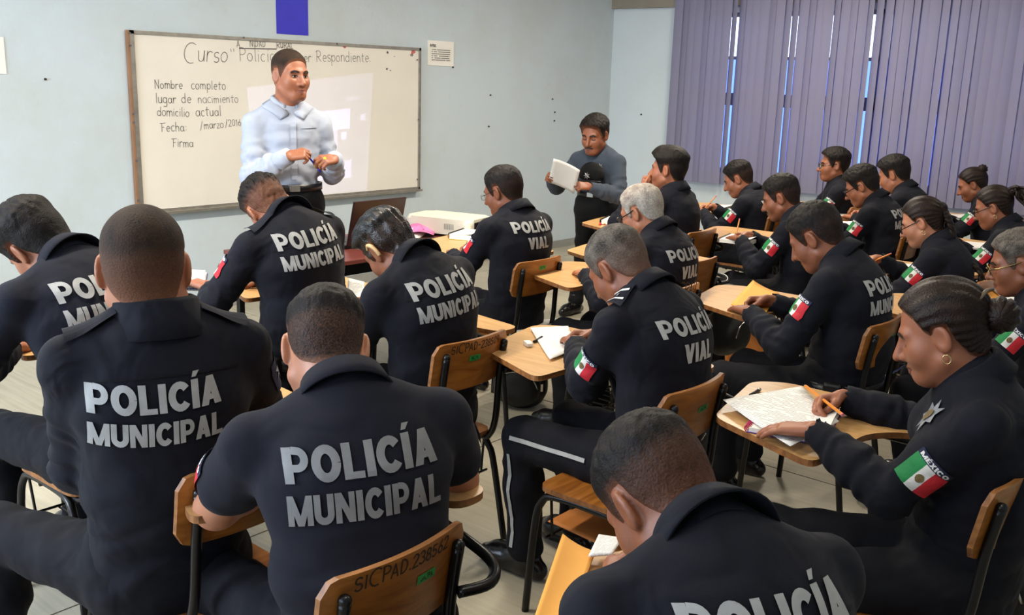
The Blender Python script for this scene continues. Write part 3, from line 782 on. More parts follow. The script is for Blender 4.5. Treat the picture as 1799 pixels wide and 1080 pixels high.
# ------------------------------------------------------------------ flat print on cloth
_text_cache = {}
def _rib(path, th):
    V = []; Fc = []; P = [np.array(p, float) for p in path]
    for i, p in enumerate(P):
        t = P[min(i+1, len(P)-1)]-P[max(i-1, 0)]; t /= np.linalg.norm(t); n = np.array([-t[1], t[0]])*th/2
        V += [p-n, p, p+n]
    for i in range(len(P)-1):
        for k in (0, 1): Fc.append((3*i+k, 3*i+3+k, 3*i+4+k, 3*i+1+k))
    return V, Fc
def _quad(a, b, c, d, nu=2, nv=6):
    """a-b bottom edge, d-c top edge"""
    a, b, c, d = [np.array(q, float) for q in (a, b, c, d)]; V = []; Fc = []
    for j in range(nv+1):
        v = j/nv
        for i in range(nu+1):
            u = i/nu; V.append((a*(1-u)+b*u)*(1-v)+(d*(1-u)+c*u)*v)
    for j in range(nv):
        for i in range(nu): q = j*(nu+1)+i; Fc.append((q, q+1, q+nu+2, q+nu+1))
    return V, Fc
def _bar(x0, x1, y0, y1):
    w, h = x1-x0, y1-y0
    return _quad((x0, y0), (x1, y0), (x1, y1), (x0, y1), max(1, int(w/.11)), max(1, int(h/.14)))
def block_letter(ch):
    """bold sans capital, unit cap height: (advance, [geometry])"""
    T = .25; g = []
    if ch in 'IÍ': 
        g.append(_bar(0, T+.01, 0, 1)); w = T+.01
    elif ch == 'L': g += [_bar(0, T, 0, 1), _bar(T, .58, 0, .19)]; w = .58
    elif ch == 'P':
        g.append(_bar(0, T, 0, 1)); g.append(_rib([(T, .91), (.38, .895)]+arc(.38, .655, .20, .24, 90, -90, 10)+[(T, .415)], .21)); w = .69
    elif ch == 'O': g.append(_rib(arc(.40, .5, .280, .39, 0, 360, 24), .25)); w = .80
    elif ch == 'C': g.append(_rib(arc(.40, .5, .280, .39, 38, 322, 18), .25)); w = .74
    elif ch == 'A':
        g += [_quad((0, 0), (.26, 0), (.50, 1), (.24, 1)), _quad((.49, 0), (.75, 0), (.50, 1), (.24, 1)), _bar(.2, .55, .18, .37)]; w = .75
    elif ch == 'M':
        g += [_bar(0, .22, 0, 1), _bar(.70, .92, 0, 1), _quad((.345, 0), (.575, 0), (.23, 1), (.0, 1)), _quad((.345, 0), (.575, 0), (.92, 1), (.69, 1))]; w = .92
    elif ch == 'U': g.append(_rib([(.11, 1), (.11, .8), (.11, .55)]+arc(.36, .36, .25, .24, 180, 360, 10)+[(.61, .55), (.61, .8), (.61, 1)], .25)); w = .72
    elif ch == 'N': g += [_bar(0, .23, 0, 1), _bar(.53, .76, 0, 1), _quad((.50, 0), (.76, 0), (.26, 1), (.0, 1))]; w = .76
    elif ch == 'V': g += [_quad((.24, 0), (.50, 0), (.265, 1), (0, 1)), _quad((.24, 0), (.50, 0), (.74, 1), (.475, 1))]; w = .74
    elif ch in 'EÉ': g += [_bar(0, T, 0, 1), _bar(T, .6, 0, .18), _bar(T, .56, .41, .58), _bar(T, .6, .82, 1)]; w = .6
    elif ch == 'X': g += [_quad((0, 0), (.25, 0), (.72, 1), (.47, 1)), _quad((.47, 0), (.72, 0), (.25, 1), (0, 1))]; w = .72
    else: w = .4
    if ch in 'ÍÉ': c = w/2; g.append(_quad((c-.09, 1.08), (c+.06, 1.08), (c+.20, 1.27), (c-.02, 1.27), 1, 1))
    return w, g
def text_mesh(txt, bold=0):
    if txt in _text_cache: return _text_cache[txt]
    V = []; Fc = []; x = 0.0
    for ch in txt:
        w, gs = block_letter(ch)
        for v, f in gs:
            o = len(V); V += [(p[0]+x, p[1]) for p in v]; Fc += [tuple(i+o for i in q) for q in f]
        x += w+.065
    x -= .065; V = np.array(V); V[:, 0] -= x/2
    _text_cache[txt] = (V, Fc, x)
    return _text_cache[txt]

def project(bvh, pts, origin, X, Y, Dn, off=.0015, back=.35, arch=0.0):
    """map flat points (x,y) onto a surface: cast from origin + xX + yY - back*Dn along Dn"""
    out = []
    D = Vector(Dn); Xv = Vector(X); Yv = Vector(Y); O = Vector(origin)
    for p in pts:
        s = O+Xv*float(p[0])+Yv*float(p[1]+arch*p[0]*p[0])-D*back
        h, n, i, ds = bvh.ray_cast(s, D, back*2.5)
        if h is None: out.append(None)
        else:
            if n.dot(D) > 0: n = -n
            out.append(h+n*off-D*off*.6)
    return out

def decal(name, bvh, V, Fc, origin, X, Y, Dn, mats, parent, off=.0018, arch=0.0, fmat=None, back=.35):
    P = project(bvh, V, origin, X, Y, Dn, off, back, arch)
    good = [i for i, p in enumerate(P) if p is not None]
    if not good: return None
    # drop vertices that jumped to another surface (far from the median depth)
    Dv = Vector(Dn); dep = {i: P[i].dot(Dv) for i in good}; med = sorted(dep.values())[len(good)//2]
    ok = {i for i in good if abs(dep[i]-med) < .10}
    mp = {}; vv = []
    for i in sorted(ok): mp[i] = len(vv); vv.append(P[i])
    ff = []; fm = []
    for j, f in enumerate(Fc):
        if all(i in mp for i in f): ff.append(tuple(mp[i] for i in f)); fm.append(fmat[j] if fmat is not None else 0)
    if not ff: return None
    return mesh_obj(name, vv, ff, mats, parent, fmat=fm)

def grid_geo(w, h, nx, ny, x0=0.0, y0=0.0):
    V = [(x0+w*(i/nx-.5), y0+h*(j/ny-.5)) for j in range(ny+1) for i in range(nx+1)]
    Fc = [(j*(nx+1)+i, j*(nx+1)+i+1, (j+1)*(nx+1)+i+1, (j+1)*(nx+1)+i) for j in range(ny) for i in range(nx)]
    return V, Fc

def ribbon_geo(pts, th):
    P = [np.array(p, float) for p in pts]; V = []; Fc = []
    for i, p in enumerate(P):
        t = P[min(i+1, len(P)-1)]-P[max(i-1, 0)]; t /= np.linalg.norm(t); n = np.array([-t[1], t[0]])*th/2
        V += [p-n, p+n]
    for i in range(len(P)-1): Fc.append((2*i, 2*i+2, 2*i+3, 2*i+1))
    return V, Fc

# ------------------------------------------------------------------ people
SKIN = {'a': lin(168, 110, 80), 'b': lin(154, 97, 69), 'c': lin(136, 83, 57), 'd': lin(180, 123, 93)}
SKM = {k: skin_mat('skin_tone_'+k, v) for k, v in SKIN.items()}
_hm = {}
def hairm(kind, sk):
    key = kind+sk
    if key not in _hm:
        c, g, ro = {'black': (lin(16, 13, 12), lin(30, 24, 21), .6), 'brown': (lin(34, 25, 20), lin(60, 43, 33), .45),
                'buzz': (lin(28, 21, 16), lin(60, 44, 33), .75), 'pepper': (lin(36, 32, 29), lin(108, 101, 92), .75),
                'grey': (lin(110, 106, 100), lin(190, 184, 172), .75), 'slick': (lin(12, 11, 11), lin(26, 23, 21), .22),
                'lady': (lin(17, 12, 10), lin(42, 28, 21), .4)}[kind]
        k_ = SKIN[sk]; _hm[key] = hair_mat('hair_%s_on_%s' % (kind, sk), c, (k_[0]*.78, k_[1]*.82, k_[2]*.86, 1), g, ro)
    return _hm[key]

def head_core(q):
    """distance in head coordinates (x right, y front, z up), skull, face, neck without ears and nose"""
    d = d_ell(q-np.float32([0, -.014, .030]), (.0765, .098, .090))
    d = smin(d, d_ell(q-np.float32([0, .034, -.040]), (.062, .064, .082)), .035)
    d = smin(d, d_ell(q-np.float32([0, .070, -.094]), (.032, .026, .024)), .03)
    return d

def build_head(vol, H, R, hs, o):
    H = np.array(H, np.float32); R = np.array(R, np.float32)
    sl, P = vol.sub(H-.155*hs, H+.155*hs, .02)
    q = ((P-H)@R)/np.float32(hs)
    f3 = np.float32
    d = head_core(q)
    ax = np.abs(q[..., 0]); qs = np.stack([ax, q[..., 1], q[..., 2]], -1)          # mirrored
    wd = o.get('face', 1.0)
    d = smin(d, d_ell(qs-f3([.040*wd, .052, -.030]), (.028, .032, .034)), .025)      # cheeks
    d = smin(d, d_cone(qs, f3([.058*wd, .005, -.060]), f3([.022, .062, -.098]), .018, .016), .025)  # jaw line
    d = smin(d, d_cone(qs, f3([.008, .083, .020]), f3([.044, .070, .022]), .012, .010), .016)   # brow ridge
    nl = o.get('nose', 1.0)
    dn = d_cone(q, f3([0, .087, .012]), f3([0, .105+.012*nl, -.034]), .0085, .0125)
    dn = smin(dn, d_ell(qs-f3([.0135, .099, -.038]), (.010, .012, .009)), .008)
    # eye sockets
    ds = d_ell(qs-f3([.031, .098, .000]), (.019, .018, .012))
    h = np.clip(.5-.5*(d+ds)/.016, 0, 1); d = d+(-ds-d)*h+.016*h*(1-h)
    d = smin(d, d_ell(qs-f3([.031, .070, -.001]), (.0155, .0145, .0125)), .005)       # eyeballs under lids
    d = smin(d, dn, .010)
    # mouth
    d = smin(d, d_cone(qs, f3([0, .0970, -.0645]), f3([.020, .085, -.067]), .0080, .004), .006)
    d = smin(d, d_cone(qs, f3([0, .0950, -.0770]), f3([.017, .085, -.073]), .0088, .004), .006)
    dm = d_cone(qs, f3([0, .1070, -.0705]), f3([.024, .091, -.070]), .0035, .003)
    h = np.clip(.5-.5*(d+dm)/.004, 0, 1); d = d+(-dm-d)*h+.004*h*(1-h)
    # ears
    qe = qs-f3([.0795, -.008, -.004]); c_, s_ = math.cos(.35), math.sin(.35)
    e = np.stack([qe[..., 0]*c_+qe[..., 1]*s_, -qe[..., 0]*s_+qe[..., 1]*c_, qe[..., 2]], -1)
    de = d_ell(e, (.0085, .021, .034)); dc = d_ell(e-f3([.009, .002, .003]), (.006, .013, .021))
    h = np.clip(.5-.5*(de+dc)/.005, 0, 1); de = de+(-dc-de)*h+.005*h*(1-h)
    d = smin(d, de, .006)
    vol.join(sl, d*hs, .035)

def hair_fields(q, st):
    """(region, thickness) for a hair style in head coordinates"""
    y = q[:, 1] if q.ndim == 2 else q[..., 1]; z = q[..., 2]; x = np.abs(q[..., 0])
    low = {'m': [-.080, -.078, -.062, -.030, .020, .022, -.018, -.028, .010, .050, .070, .078],
           'f': [-.088, -.086, -.070, -.030, .012, .016, .000, .012, .046, .064, .076, .082]}[st.get('line', 'm')]
    yy = [-.12, -.075, -.052, -.036, -.028, .006, .014, .026, .042, .058, .078, .10]
    zb = np.interp(y, yy, low)
    zb = zb+st.get('recede', 0.0)*smoothstep(.03, .07, y)*smoothstep(.015, .045, x)
    reg = z-zb
    top = smoothstep(st.get('z0', .03), st.get('z1', .085), z)
    t = st['side']+(st['top']-st['side'])*top
    if st.get('quiff'): t = t+st['quiff']*top*smoothstep(.0, .07, y)
    if st.get('crown'): t = t*(1-st['crown']*np.exp(-((y+.045)**2+(x)**2)/.0016)*top)
    return reg, t

STYLES = {
 'buzz': dict(side=.0025, top=.007, dside=.86, dtop=1.15, hair='buzz'),
 'crew': dict(side=.004, top=.014, dside=.72, dtop=1.0, hair='black'),
 'short': dict(side=.008, top=.020, dside=.95, dtop=1.1, hair='black', rough=.0035),
 'spiky': dict(side=.004, top=.018, dside=.62, dtop=1.1, hair='black', rough=.009, quiff=.006),
 'slick': dict(side=.006, top=.020, dside=.95, dtop=1.2, hair='slick', quiff=.012, comb=.0035, z0=.045),
 'pepper': dict(side=.005, top=.013, dside=.85, dtop=1.05, hair='pepper', rough=.002),
 'grey': dict(side=.009, top=.014, dside=1.0, dtop=.85, hair='grey', rough=.003, recede=.02, crown=.45),
 'thick': dict(side=.012, top=.026, dside=1.1, dtop=1.2, hair='black', rough=.004, quiff=.006),
 'lady': dict(side=.012, top=.015, dside=1.2, dtop=1.2, hair='lady', line='f', comb=.0016, z0=-.02),
}

def build_hair(name, H, R, hs, st, sk, parent, vox, neck):
    H = np.array(H, np.float32); R = np.array(R, np.float32)
    vol = Vol(H-.165*hs, H+.165*hs, vox)
    sl, P = vol.sub(vol.lo, vol.lo+vox*vol.n, 0)
    q = ((P-H)@R)/np.float32(hs)
    core = head_core(q)
    nb = d_cone(P, np.float32(neck[0]), np.float32(neck[1]), neck[2], neck[3])/hs
    core = smin(core, nb, .035)
    reg, t = hair_fields(q, st)
    tt = -.0035+(t+.0035)*smoothstep(0, .022, reg)
    d = np.maximum(core-tt, -reg*.9)
    d = np.maximum(d, -(core+.012))          # shell, not a solid
    vol.a[:] = np.clip(d*hs, -.06, .06)
    v, f = vol.mesh()
    if len(v) == 0: return None
    qv = ((v-H)@R)/hs
    n = normals(v, f); reg, t = hair_fields(qv, st)
    w = smoothstep(0, .03, reg)
    if st.get('rough'):
        nz = vnoise(qv*np.array([120, 120, 60]), 3); nz2 = vnoise(qv*np.array([60, 60, 60]), 5)
        top = smoothstep(.02, .08, qv[:, 2])
        v = v+n*((np.maximum(nz, -.2)*st['rough']+nz2*st['rough']*.5)*w*(.35+.65*top))[:, None]*hs
    if st.get('comb'):
        ang = qv[:, 0]*1000/5.2+vnoise(qv*40, 2)*1.6
        if st.get('line') == 'f': ang = np.arctan2(qv[:, 0], qv[:, 2]+.02)*26+vnoise(qv*30, 2)*1.4
        v = v+n*(np.sin(ang)*st['comb']*w)[:, None]*hs
    top = smoothstep(st.get('z0', .02), .08, qv[:, 2])
    dens = (st['dside']+(st['dtop']-st['dside'])*top)*smoothstep(0.0, .030, reg)
    nape = smoothstep(-.085, .035, qv[:, 2]); 
    if st['dside'] < .9: dens = dens*(.55+.45*nape)
    return np_mesh(name, v, f, hairm(st['hair'], sk), parent, {'dens': dens})

def two_bone(a, target, l1, l2, pole):
    a = np.array(a, float); t = np.array(target, float); v = t-a; D = np.linalg.norm(v)
    if D > (l1+l2)*.995: v = v/D*(l1+l2)*.995; t = a+v; D = np.linalg.norm(v)
    u = v/D; x = (l1*l1-l2*l2+D*D)/(2*D); hgt = math.sqrt(max(l1*l1-x*x, 1e-6))
    p = np.array(pole, float); p = p-u*(p@u); p /= np.linalg.norm(p)+1e-9
    return a+u*x+p*hgt, t

def hand(vol, w, d, n, side, curl, s=1.0, thumb=.3, spread=.012, fs=1.0):
    """wrist w, finger direction d, palm normal n; side +1 right, -1 left; curl = 3 angles (deg) or 4 lists"""
    d = np.array(d, float); d /= np.linalg.norm(d); n = np.array(n, float); n -= d*(n@d); n /= np.linalg.norm(n)
    lat = -side*np.cross(n, d)                      # towards the thumb
    w = np.array(w, float); offs = [.028, .0095, -.0095, -.027]; lens = [.070, .079, .073, .057]
    tips = []
    for i in range(4):
        kn = w+d*(.088-.004*abs(i-1))*s+lat*offs[i]*s+n*(-.004+.002*abs(i-1.5))*s
        vol.cone(w+lat*offs[i]*.62*s+d*.008*s, kn, .0145*s, .0118*s, .010)
        c = curl[i] if isinstance(curl[0], (list, tuple)) else curl
        p = kn; ang = 0.0; dd0 = d+lat*spread*(1.5-i)*4
        for j, (fr, rr) in enumerate(((.46, .0095), (.30, .0085), (.24, .0075))):
            ang += math.radians(c[j]); dd = dd0*math.cos(ang)+n*math.sin(ang); dd /= np.linalg.norm(dd)
            e = p+dd*lens[i]*fr*s*fs
            vol.cone(p, e, rr*s, (rr-.0008)*s, .003); p = e
        tips.append(p)
    t0 = w+d*.022*s+lat*.022*s; t1 = w+d*.055*s+lat*(.046-.012*thumb)*s+n*(.010+.016*thumb)*s
    t2 = t1+(d*.030+lat*(.008-.022*thumb)+n*.012*thumb)*s; t3 = t2+(d*.024+lat*(.002-.016*thumb)+n*.004)*s
    vol.cone(t0, t1, .0155*s, .0125*s, .012); vol.cone(t1, t2, .011*s, .010*s, .004); vol.cone(t2, t3, .0098*s, .0078*s, .003)
    tips.append(t3)
    return tips

CURL = {'flat': (12, 14, 10), 'rest': (26, 30, 20), 'write': [(40, 45, 25), (46, 52, 28), (58, 60, 30), (62, 62, 30)],
        'fist': (70, 80, 40), 'hold': [(38, 60, 30), (44, 64, 30), (52, 66, 30), (56, 66, 30)], 'pinch': [(50, 40, 20), (50, 44, 22), (40, 40, 20), (34, 36, 18)]}

def person(o):
    """o: dict describing pose; returns a dict with root, joints"""
    s = o.get('s', 1.0); hs = o.get('hs', s); wd = o.get('wide', 1.0)*s
    standing = o.get('stand', False)
    pel = np.array([0, 0, (o['hip'] if standing else (.530+.02*(s-1)))])
    side = math.radians(o.get('side', 0)); tw = o.get('twist', 0.0)
    base = o.get('lean', (-6, 10, 26)); neck_a = o.get('neck', 34)
    segs = (.19*s, .17*s, .145*s)
    def chain(lam):
        p = pel.copy(); pts = [p.copy()]
        for a, L in zip(base, segs):
            a = math.radians(a); dr = np.array([0, math.sin(a), math.cos(a)])
            dr = np.array([dr[2]*math.sin(side), dr[1], dr[2]*math.cos(side)]); p = p+dr*L*lam; pts.append(p.copy())
        a = math.radians(neck_a); dr = np.array([math.sin(side)*.7, math.sin(a), math.cos(a)]); dr /= np.linalg.norm(dr)
        top = p+dr*o.get('neckl', .052)*s+np.array([o.get('hoff', 0)*.6, 0, 0])
        return pts, top, dr
    Rh = rot('Z', o.get('hyaw', 0))@rot('Y', o.get('hroll', 0))@rot('X', -o.get('hpitch', 20))
    def headc(lam):
        pts, top, dr = chain(lam); return top+Rh@(np.array([0, .026, .076])*hs)+np.array([o.get('hoff', 0), 0, 0])
    lam = 1.0
    if 'hz' in o:
        zs = [(abs(headc(l)[2]-o['hz']), l) for l in np.linspace(.82, 1.12, 61)]; lam = min(zs)[1]; o['_miss'] = headc(lam)[2]-o['hz']
    pts, ntop, ndir = chain(lam); H = headc(lam)
    rz = math.radians(o.get('rot', 0))
    if 'head' in o:
        hx, hy = o['head']; c, sn = math.cos(rz), math.sin(rz)
        loc = (hx-(c*H[0]-sn*H[1]), hy-(sn*H[0]+c*H[1]), 0)
    else: loc = (o['pos'][0], o['pos'][1], 0)
    root = empty('person', loc, rz, o['label'], 'person')
    vox = o.get('vox', .0048); cv = o.get('cvox', .0095)
    P0, P1, P2, P3 = pts
    yaw_t = math.radians(tw)                       # shoulder twist
    Rt = np.array([math.cos(yaw_t), math.sin(yaw_t), 0])
    up3 = P3-P2; up3 /= np.linalg.norm(up3)
    right = Rt-up3*(Rt@up3); right /= np.linalg.norm(right); fwd = np.cross(up3, right)
    drop = o.get('drop', (.068, .068))
    sh = {}
    for sd, key in ((1, 'R'), (-1, 'L')):
        sh[key] = P3+right*sd*.170*wd-up3*drop[0 if sd > 0 else 1]*s+fwd*.012*s
    l1, l2 = .285*s, .255*s
    elb = {}; wr = {}; hd = {}
    for key, sd in (('R', 1), ('L', -1)):
        hp = o['hands'][key]
        elb[key], wr[key] = two_bone(sh[key], hp['at'], l1, l2, hp.get('pole', (sd*.8, -.25, -.7)))
    # ---------------- body (skin): head, neck, arms, hands, thin core
    allp = [H+.17*hs, H-.17*hs]+[sh[k] for k in sh]+[elb[k] for k in sh]+[wr[k] for k in sh]+[wr[k]+.2*s*np.array(o['hands'][k]['d'])/np.linalg.norm(o['hands'][k]['d']) for k in sh]+[P1]
    lo = np.min(allp, 0)-.09; hi = np.max(allp, 0)+.09
    vol = Vol(lo, hi, vox)
    na, nb_ = H+Rh@np.array([0, -.020, -.030])*hs, P3-up3*.03+fwd*.008
    nr = (.054*hs*(.5+.5*o.get('neckw', 1)), .064*s*o.get('neckw', 1))
    vol.cone(na, nb_, nr[0], nr[1], .02)
    build_head(vol, H, Rh, hs, o)
    vol.cone(P3-up3*.04, P2, .055*s, .07*s, .02); vol.cone(P2, P1, .07*s, .07*s, .02)
    fingers = {}
    for key, sd in (('R', 1), ('L', -1)):
        hp = o['hands'][key]
        vol.cone(P3-up3*.05, sh[key], .05*s, .042*s, .02)
        bare = o.get('bare')
        ua = .050 if bare else .038; fa = .046 if bare else .036
        vol.cone(sh[key], elb[key], (ua+.004)*s, (fa+.0)*s, .01)
        m = elb[key]*.72+wr[key]*.28
        vol.cone(elb[key], m, (fa-.002)*s, (fa+.001)*s, .02); vol.cone(m, wr[key], (fa+.001)*s, .0265*s, .02)
        fingers[key] = hand(vol, wr[key], hp['d'], hp['n'], sd, CURL[hp.get('curl', 'rest')], s*o.get('hands_s', 1.0), hp.get('thumb', .4))
    v, f = vol.mesh()
    body = np_mesh('body', v, f, SKM[o.get('skin', 'b')], root)
    bvh_body = BVHTree.FromPolygons(v.tolist(), f.tolist())
    if o.get('hair'):
        st = dict(STYLES[o['hair']]); st.update(o.get('hair_mod', {}))
        build_hair('hair', H, Rh, hs, st, o.get('skin', 'b'), root, max(vox*.9, .004), (na, nb_, nr[0], nr[1]))
    # ---------------- shirt
    short = o.get('bare')
    av = [sh[k] for k in sh]+[elb[k] for k in sh]+[wr[k] for k in sh]+[P0, P3]
    lo = np.min(av, 0)-.24; hi = np.max(av, 0)+.2
    sv = Vol(lo, hi, cv)
    bl = o.get('belly', 1.0)
    xr = np.array([1.0, 0, 0])
    hem = P0+np.array([0, 0, o.get('hem', -.02)])
    sv.econe(hem, P1, .168*wd, .118*s*bl, .162*wd, .118*s*bl, xr, .05)
    sv.econe(P1, P2, .162*wd, .120*s*bl, .174*wd, .120*s, (xr+right)/2, .05)
    sv.econe(P2, P3-up3*.085*s, .174*wd, .119*s, .162*wd, .103*s, right, .05)
    sv.econe(P3-up3*.085*s, P3-up3*.03*s, .156*wd, .096*s, .118*wd, .074*s, right, .05)
    sv.econe(P3-up3*.04*s, P3+ndir*.012*s, .085*wd, .072*s, .070*s, .066*s, right, .03)
    for key, sd in (('R', 1), ('L', -1)):
        sv.cone(P3-up3*.040*s+right*sd*.065*s, sh[key]+right*sd*.006*s+up3*.004, .050*s, .056*s, .035)
        e, w_, s_ = elb[key], wr[key], sh[key]
        aw = o.get('armw', 1.0)*s
        if short:
            e2 = s_*.44+e*.56
            sv.cone(s_+(e-s_)*.10, e2, .062*aw, .064*aw, .03)
        else:
            sv.cone(s_+(e-s_)*.10, e, .060*aw, .056*aw, .03)
            m = e*.5+w_*.5
            sv.cone(e, m, .058*aw, .053*aw, .02); sv.cone(m, w_*.97+e*.03, .052*aw, .040*aw, .02)
            # gathered cloth rolls at the elbow and forearm
            dirf = (w_-e)/np.linalg.norm(w_-e)
            for tt, rr in ((.10, .060), (.24, .0585), (.40, .0555), (.58, .052)):
                c_ = e+(w_-e)*tt; sv.ell(c_+np.array([0, 0, -.004]), (rr*aw*.55, rr*aw*.97, rr*aw*.97), frame(dirf), .012)
    if not short:
        for key in ('R', 'L'):
            e, w_ = elb[key], wr[key]; dirf = (w_-e)/np.linalg.norm(w_-e)
            sv.cone(w_+dirf*.012*s, w_+dirf*.08*s, .0375*s, .06*s, .0, cut=True)
    if o.get('bust'):
        for sd in (-1, 1): sv.ell(P2+right*sd*.075*s+fwd*.095*s-up3*.0*s, (.075*s, .065*s, .075*s), np.stack([right, fwd, up3], 1), .05)
    v, f = sv.mesh()
    n = normals(v, f)
    # cloth relief: long soft folds, stronger low on the torso and along the sleeves
    relv = v-P2
    ztor = np.clip((P3[2]-v[:, 2])/.5, 0, 1)
    f1 = vnoise(v*np.array([7, 7, 20])+o.get('seed', 1)*3.1, o.get('seed', 1)); f2 = vnoise(v*np.array([16, 16, 34]), o.get('seed', 1)+9)
    diag = np.sin((v[:, 2]*1.0+np.abs(v[:, 0]-P2[0])*.55)*70+f1*3.0)
    amp = o.get('fold', 1.0)
    v = v+n*(amp*(f1*.0055+f2*.003+diag*.0026*ztor)*(.3+.7*ztor))[:, None]
    for key in ('R', 'L'):
        if short: continue
        e, w_, s_ = elb[key], wr[key], sh[key]
        for a_, b_, t0, t1, fq in ((s_, e, .45, 1.0, 90.0), (e, w_, .0, .75, 105.0)):
            ab = b_-a_; L = np.linalg.norm(ab); ab = ab/L; q_ = v-a_; tt = q_@ab; rad = np.linalg.norm(q_-tt[:, None]*ab, axis=1)
            wgt = smoothstep(t0-.15, t0+.15, tt/L)*(1-smoothstep(t1-.05, t1+.15, tt/L))*(rad < .085*s)*(tt > 0)*(tt < L)
            ph = tt*fq+vnoise(v*18, 7)*3.2
            v = v+n*(np.sin(ph)*.0032*wgt*amp)[:, None]
    shirt = np_mesh('shirt', v, f, MT[o.get('shirt', 'uniform')], root)
    bvh = BVHTree.FromPolygons(v.tolist(), f.tolist())
    info = dict(root=root, H=H, Rh=Rh, hs=hs, P=pts, sh=sh, elb=elb, wr=wr, up=up3, right=right, fwd=fwd, bvh=bvh, body=bvh_body, fingers=fingers, s=s, loc=loc, rz=rz, lam=lam, ntop=ntop, ndir=ndir, o=o)
    # ---------------- collar
    if o.get('collar', 'shirt') != 'crew':
        c0 = P3+ndir*.004*s; zc = ndir; xc = right-zc*(right@zc); xc /= np.linalg.norm(xc); yc = np.cross(zc, xc)
        V = []; Fc = []; nth = 33
        hgt = o.get('collar_h', 1.0)
        prof = [(.004, -.02), (.003, .026*hgt), (.006, .036*hgt), (.014, .032*hgt), (.021, .006), (.030*(.6+.4*hgt), -.022*hgt)]
        for i in range(nth):
            th = math.radians(-90+o.get('gap', 24)+(360-2*o.get('gap', 24))*i/(nth-1)) if o.get('open', True) else math.radians(-90+360*i/(nth-1))
            # th measured so that the gap faces forward
            cx, sy = math.cos(th+math.pi), math.sin(th+math.pi)
            fr = smoothstep(.3, 1.0, np.array(sy))
            for (ro, z) in prof:
                rx = (.068+ro)*s; ry = (.065+ro)*s
                dz = z-.020*float(fr)-(.012*float(fr) if ro > .014 else 0)
                V.append(c0+xc*cx*rx+yc*sy*ry+zc*dz*s)
        m = len(prof)
        for i in range(nth-1):
            for j in range(m-1): Fc.append((i*m+j, (i+1)*m+j, (i+1)*m+j+1, i*m+j+1))
        co = mesh_obj('collar', V, Fc, MT[o.get('shirt', 'uniform')], root, smooth=True)
        md = co.modifiers.new('thick', 'SOLIDIFY'); md.thickness = .004
    # ---------------- trousers, boots
    hipj = {k: P0+np.array([sd*.088*wd, .03, -.02]) for k, sd in (('R', 1), ('L', -1))}
    legs = o.get('legs')
    if legs is None:
        legs = {'R': ((.13, .46, .50), (.14, .42, .085)), 'L': ((-.13, .46, .50), (-.14, .42, .085))}
    tl = [np.array(legs[k][i], float) for k in legs for i in (0, 1)]+[P0]
    lo = np.min(tl, 0)-.2; hi = np.max(tl, 0)+.2; hi[2] = P0[2]+(.062 if standing else .12)
    tv = Vol(lo, hi, cv*1.1)
    tv.econe(P0+np.array([0, .01, -.03]), P0+np.array([0, 0, .07]), .178*wd, .125*s*bl, .165*wd, .122*s*bl, xr, .05)
    for k, sd in (('R', 1), ('L', -1)):
        kn, an = np.array(legs[k][0], float), np.array(legs[k][1], float)
        tv.cone(hipj[k], kn, .094*s, .068*s, .05)
        m = kn*.6+an*.4
        tv.cone(kn, m, .066*s, .066*s, .03); tv.cone(m, an+np.array([0, 0, .02]), .066*s, .058*s, .03)
        tv.ell(an+np.array([0, 0, .03]), (.062*s, .062*s, .04*s), None, .02)
    v, f = tv.mesh(); n = normals(v, f)
    f1 = vnoise(v*np.array([14, 14, 22]), 4+o.get('seed', 1)); f2 = vnoise(v*34, 5)
    v = v+n*(f1*.006+f2*.0025)[:, None]
    trous = np_mesh('trousers', v, f, MT[o.get('trousers', 'trouser')], root)
    info['bvh_tr'] = BVHTree.FromPolygons(v.tolist(), f.tolist()); info['legs'] = legs; info['hipj'] = hipj
    for k, sd in (('R', 1), ('L', -1)):
        kn, an = np.array(legs[k][0], float), np.array(legs[k][1], float)
        fd = np.array(o.get('feet', {}).get(k, (sd*.12, 1.0, 0)), float); fd /= np.linalg.norm(fd)
        bv = Vol(an-.27, an+.27, .008)
        gz = -an[2]+.0
        heel = an-fd*.055*s+np.array([0, 0, gz+.035]); ball = an+fd*.115*s+np.array([0, 0, gz+.037]); toe = an+fd*.165*s+np.array([0, 0, gz+.033])
        bv.cone(an+np.array([0, 0, .06]), an+np.array([0, 0, gz+.06]), .05*s, .046*s, .02)
        bv.cone(heel, ball, .034*s, .043*s, .03); bv.cone(ball, toe, .043*s, .032*s, .02)
        bv.cone(an+np.array([0, 0, gz+.07]), ball+np.array([0, 0, .012]), .042*s, .034*s, .03)
        bv.a[:, :, :max(0, int(((an[2]+gz)-bv.lo[2])/.008))] = .06
        v, f = bv.mesh(); v[:, 2] = np.maximum(v[:, 2], an[2]+gz+.001)
        np_mesh('boot', v, f, MT['boot'], root)
    return info

def frame(ax):
    a = np.array(ax, float); a /= np.linalg.norm(a); r = np.array([0, 0, 1.0]) if abs(a[2]) < .9 else np.array([1.0, 0, 0])
    u = np.cross(a, r); u /= np.linalg.norm(u); return np.stack([a, u, np.cross(a, u)], 1)

